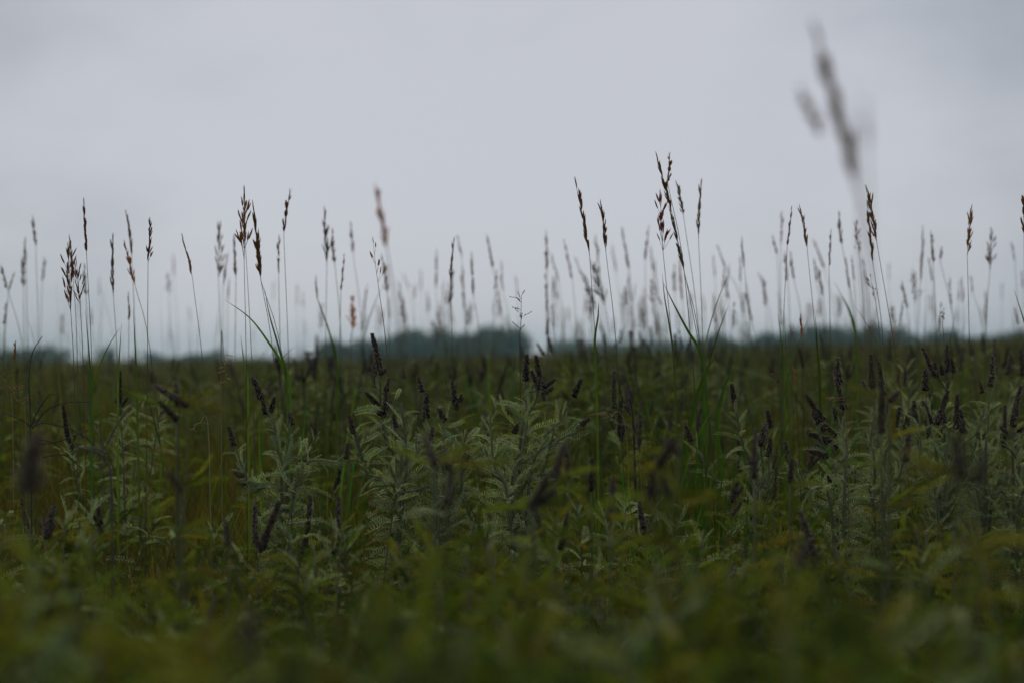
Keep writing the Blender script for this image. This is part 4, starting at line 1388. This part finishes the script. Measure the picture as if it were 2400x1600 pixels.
# dark spikes seen against the sky at the edge of the field
near_spikes(6.5, 735, [(740, 830, 742, 785), (735, 828, 712, 825), (745, 825, 760, 818)], 'dark blurred spiked leadplant against the sky left of the wood', 21, 1.6)
near_spikes(7.0, 1500, [(1455, 800, 1456, 772), (1478, 812, 1480, 775), (1505, 815, 1503, 778), (1528, 808, 1527, 768), (1420, 805, 1408, 760), (1515, 812, 1510, 795), (1440, 815, 1450, 795)],
            'skyline leadplant with a row of dark knobbed spikes right of the middle', 22, 1.9)
near_spikes(5.0, 1285, [(1283, 785, 1282, 750), (1292, 825, 1287, 790), (1275, 830, 1258, 808)], 'blurred dark spiked leadplant at the right end of the middle wood', 23, 1.4)
near_spikes(5.0, 90, [(92, 865, 104, 825), (60, 870, 66, 850)], 'blurred dark spiked leadplant in front of the left clump of trees', 24, 1.5)
near_spikes(5.2, 1610, [(1600, 815, 1590, 770), (1612, 820, 1622, 785)], 'blurred dark spiked leadplant under the highest stalks', 25, 1.4)
near_spikes(4.6, 948, [(948, 885, 944, 862)], 'blurred brown seed knob behind the tallest leadplant spike', 26, 1.6)

HZ = random.Random(404)
for k, px in enumerate((20, 150, 215, 330, 420, 560, 690, 860, 985, 1120, 1200, 1370, 1690, 1790, 1870, 1960, 2010, 2090, 2150, 2260, 2330, 2390)):
    d = HZ.uniform(4.6, 7.5)
    top = (846 if px < 700 else 832 if px < 1300 else 815 if px < 1900 else 805) + HZ.uniform(-14, 14)
    sp = []
    for q in range(HZ.choice((1, 2, 2, 3))):
        x_ = px + HZ.uniform(-22, 22)
        y_ = top + (HZ.uniform(8, 40) if q else 0)
        L_ = 240 / d * HZ.uniform(.6, 1.1)
        sp.append((x_ + HZ.uniform(-.3, .3) * L_, y_ + L_, x_, y_))
    near_spikes(d, px, sp, 'blurred dark-spiked leadplant breaking the far edge of the field', 500 + k, HZ.uniform(.9, 1.3))

# ------------------------------------------------------------------ a label of its own for each look-alike that can be pointed out
ORD = ['first', 'second', 'third', 'fourth', 'fifth', 'sixth', 'seventh', 'eighth', 'ninth', 'tenth']


def name_by_neighbour(items, anchors, fmt):
    """items: (x, object, words); anchors: (x, phrase)."""
    cells = {}
    for x, o, w in items:
        ax_, ph = min(anchors, key=lambda q: abs(q[0] - x))
        cells.setdefault((ph, x < ax_), []).append((abs(x - ax_), o, w))
    for (ph, isleft), lst in cells.items():
        lst.sort(key=lambda q: q[0])
        for i, (_, o, w) in enumerate(lst):
            o['label'] = fmt.format(w=w, n=ORD[min(i, 9)], side='left' if isleft else 'right', ph=ph)


CW = {'grey': 'greyish', 'brown': 'dark brown', 'gold': 'golden-brown', 'red': 'reddish', 'pale': 'pale tan', 'orange': 'orange'}
SW = {'slim': 'narrow', 'compact': 'full', 'open': 'open', 'sparse': 'sparse'}
ANCH = [(159, 'fullest dark head at far left'), (355, 'sharp red-brown head'), (580, 'tall golden-brown head'), (874, 'forked orange head'),
        (1058, 'thin head above the middle wood'), (1278, 'lone blurred head'), (1548, 'rusty red head'), (1738, 'head in the wide gap'),
        (2034, 'tall golden head at right'), (2278, 'lone sharp head near right edge')]
name_by_neighbour([(x, o, CW[c] + ' ' + SW[st]) for x, o, c, st in NAMELESS], ANCH, 'blurred {w} head, {n} {side} of the {ph}')
inv = CAM_ROT.transposed()


def loc_x(o):
    v = inv @ (o.location + Vector((0, 0, .6)) - EYE)
    return 1200 + 3333.3 * v.x / max(.1, -v.z)


HA = [(75, 'dry curling stems at left'), (665, 'three knobbly spikes'), (905, 'tallest single spike'), (1228, 'silvery twin-spiked leadplant'), (1650, 'broad green tuft'),
      (1960, 'shaggy leaning spikes'), (2205, 'thick upright spikes')]
for lab, txt in (('leafy grey-green leadplant in the sharp band of the field', 'sharp leafy grey-green leadplant'),
                 ('softly blurred leadplant just behind the sharp plants', 'softly blurred leafy leadplant behind'),
                 ('blurred leadplant in the front growth before the sharp plants', 'blurred leafy leadplant in front')):
    its = [(loc_x(o), o, txt) for o in COL.objects if o.get('label') == lab and -20 < loc_x(o) < 2420]
    name_by_neighbour(its, HA, '{w}, {n} {side} of the {ph}')
its = [(loc_x(o), o, 'blurred spiky') for o in COL.objects if o.get('label') == 'blurred dark-spiked leadplant breaking the far edge of the field']
name_by_neighbour(its, HA, 'blurred dark-spiked leadplant on the field edge, {n} {side} of the {ph}')
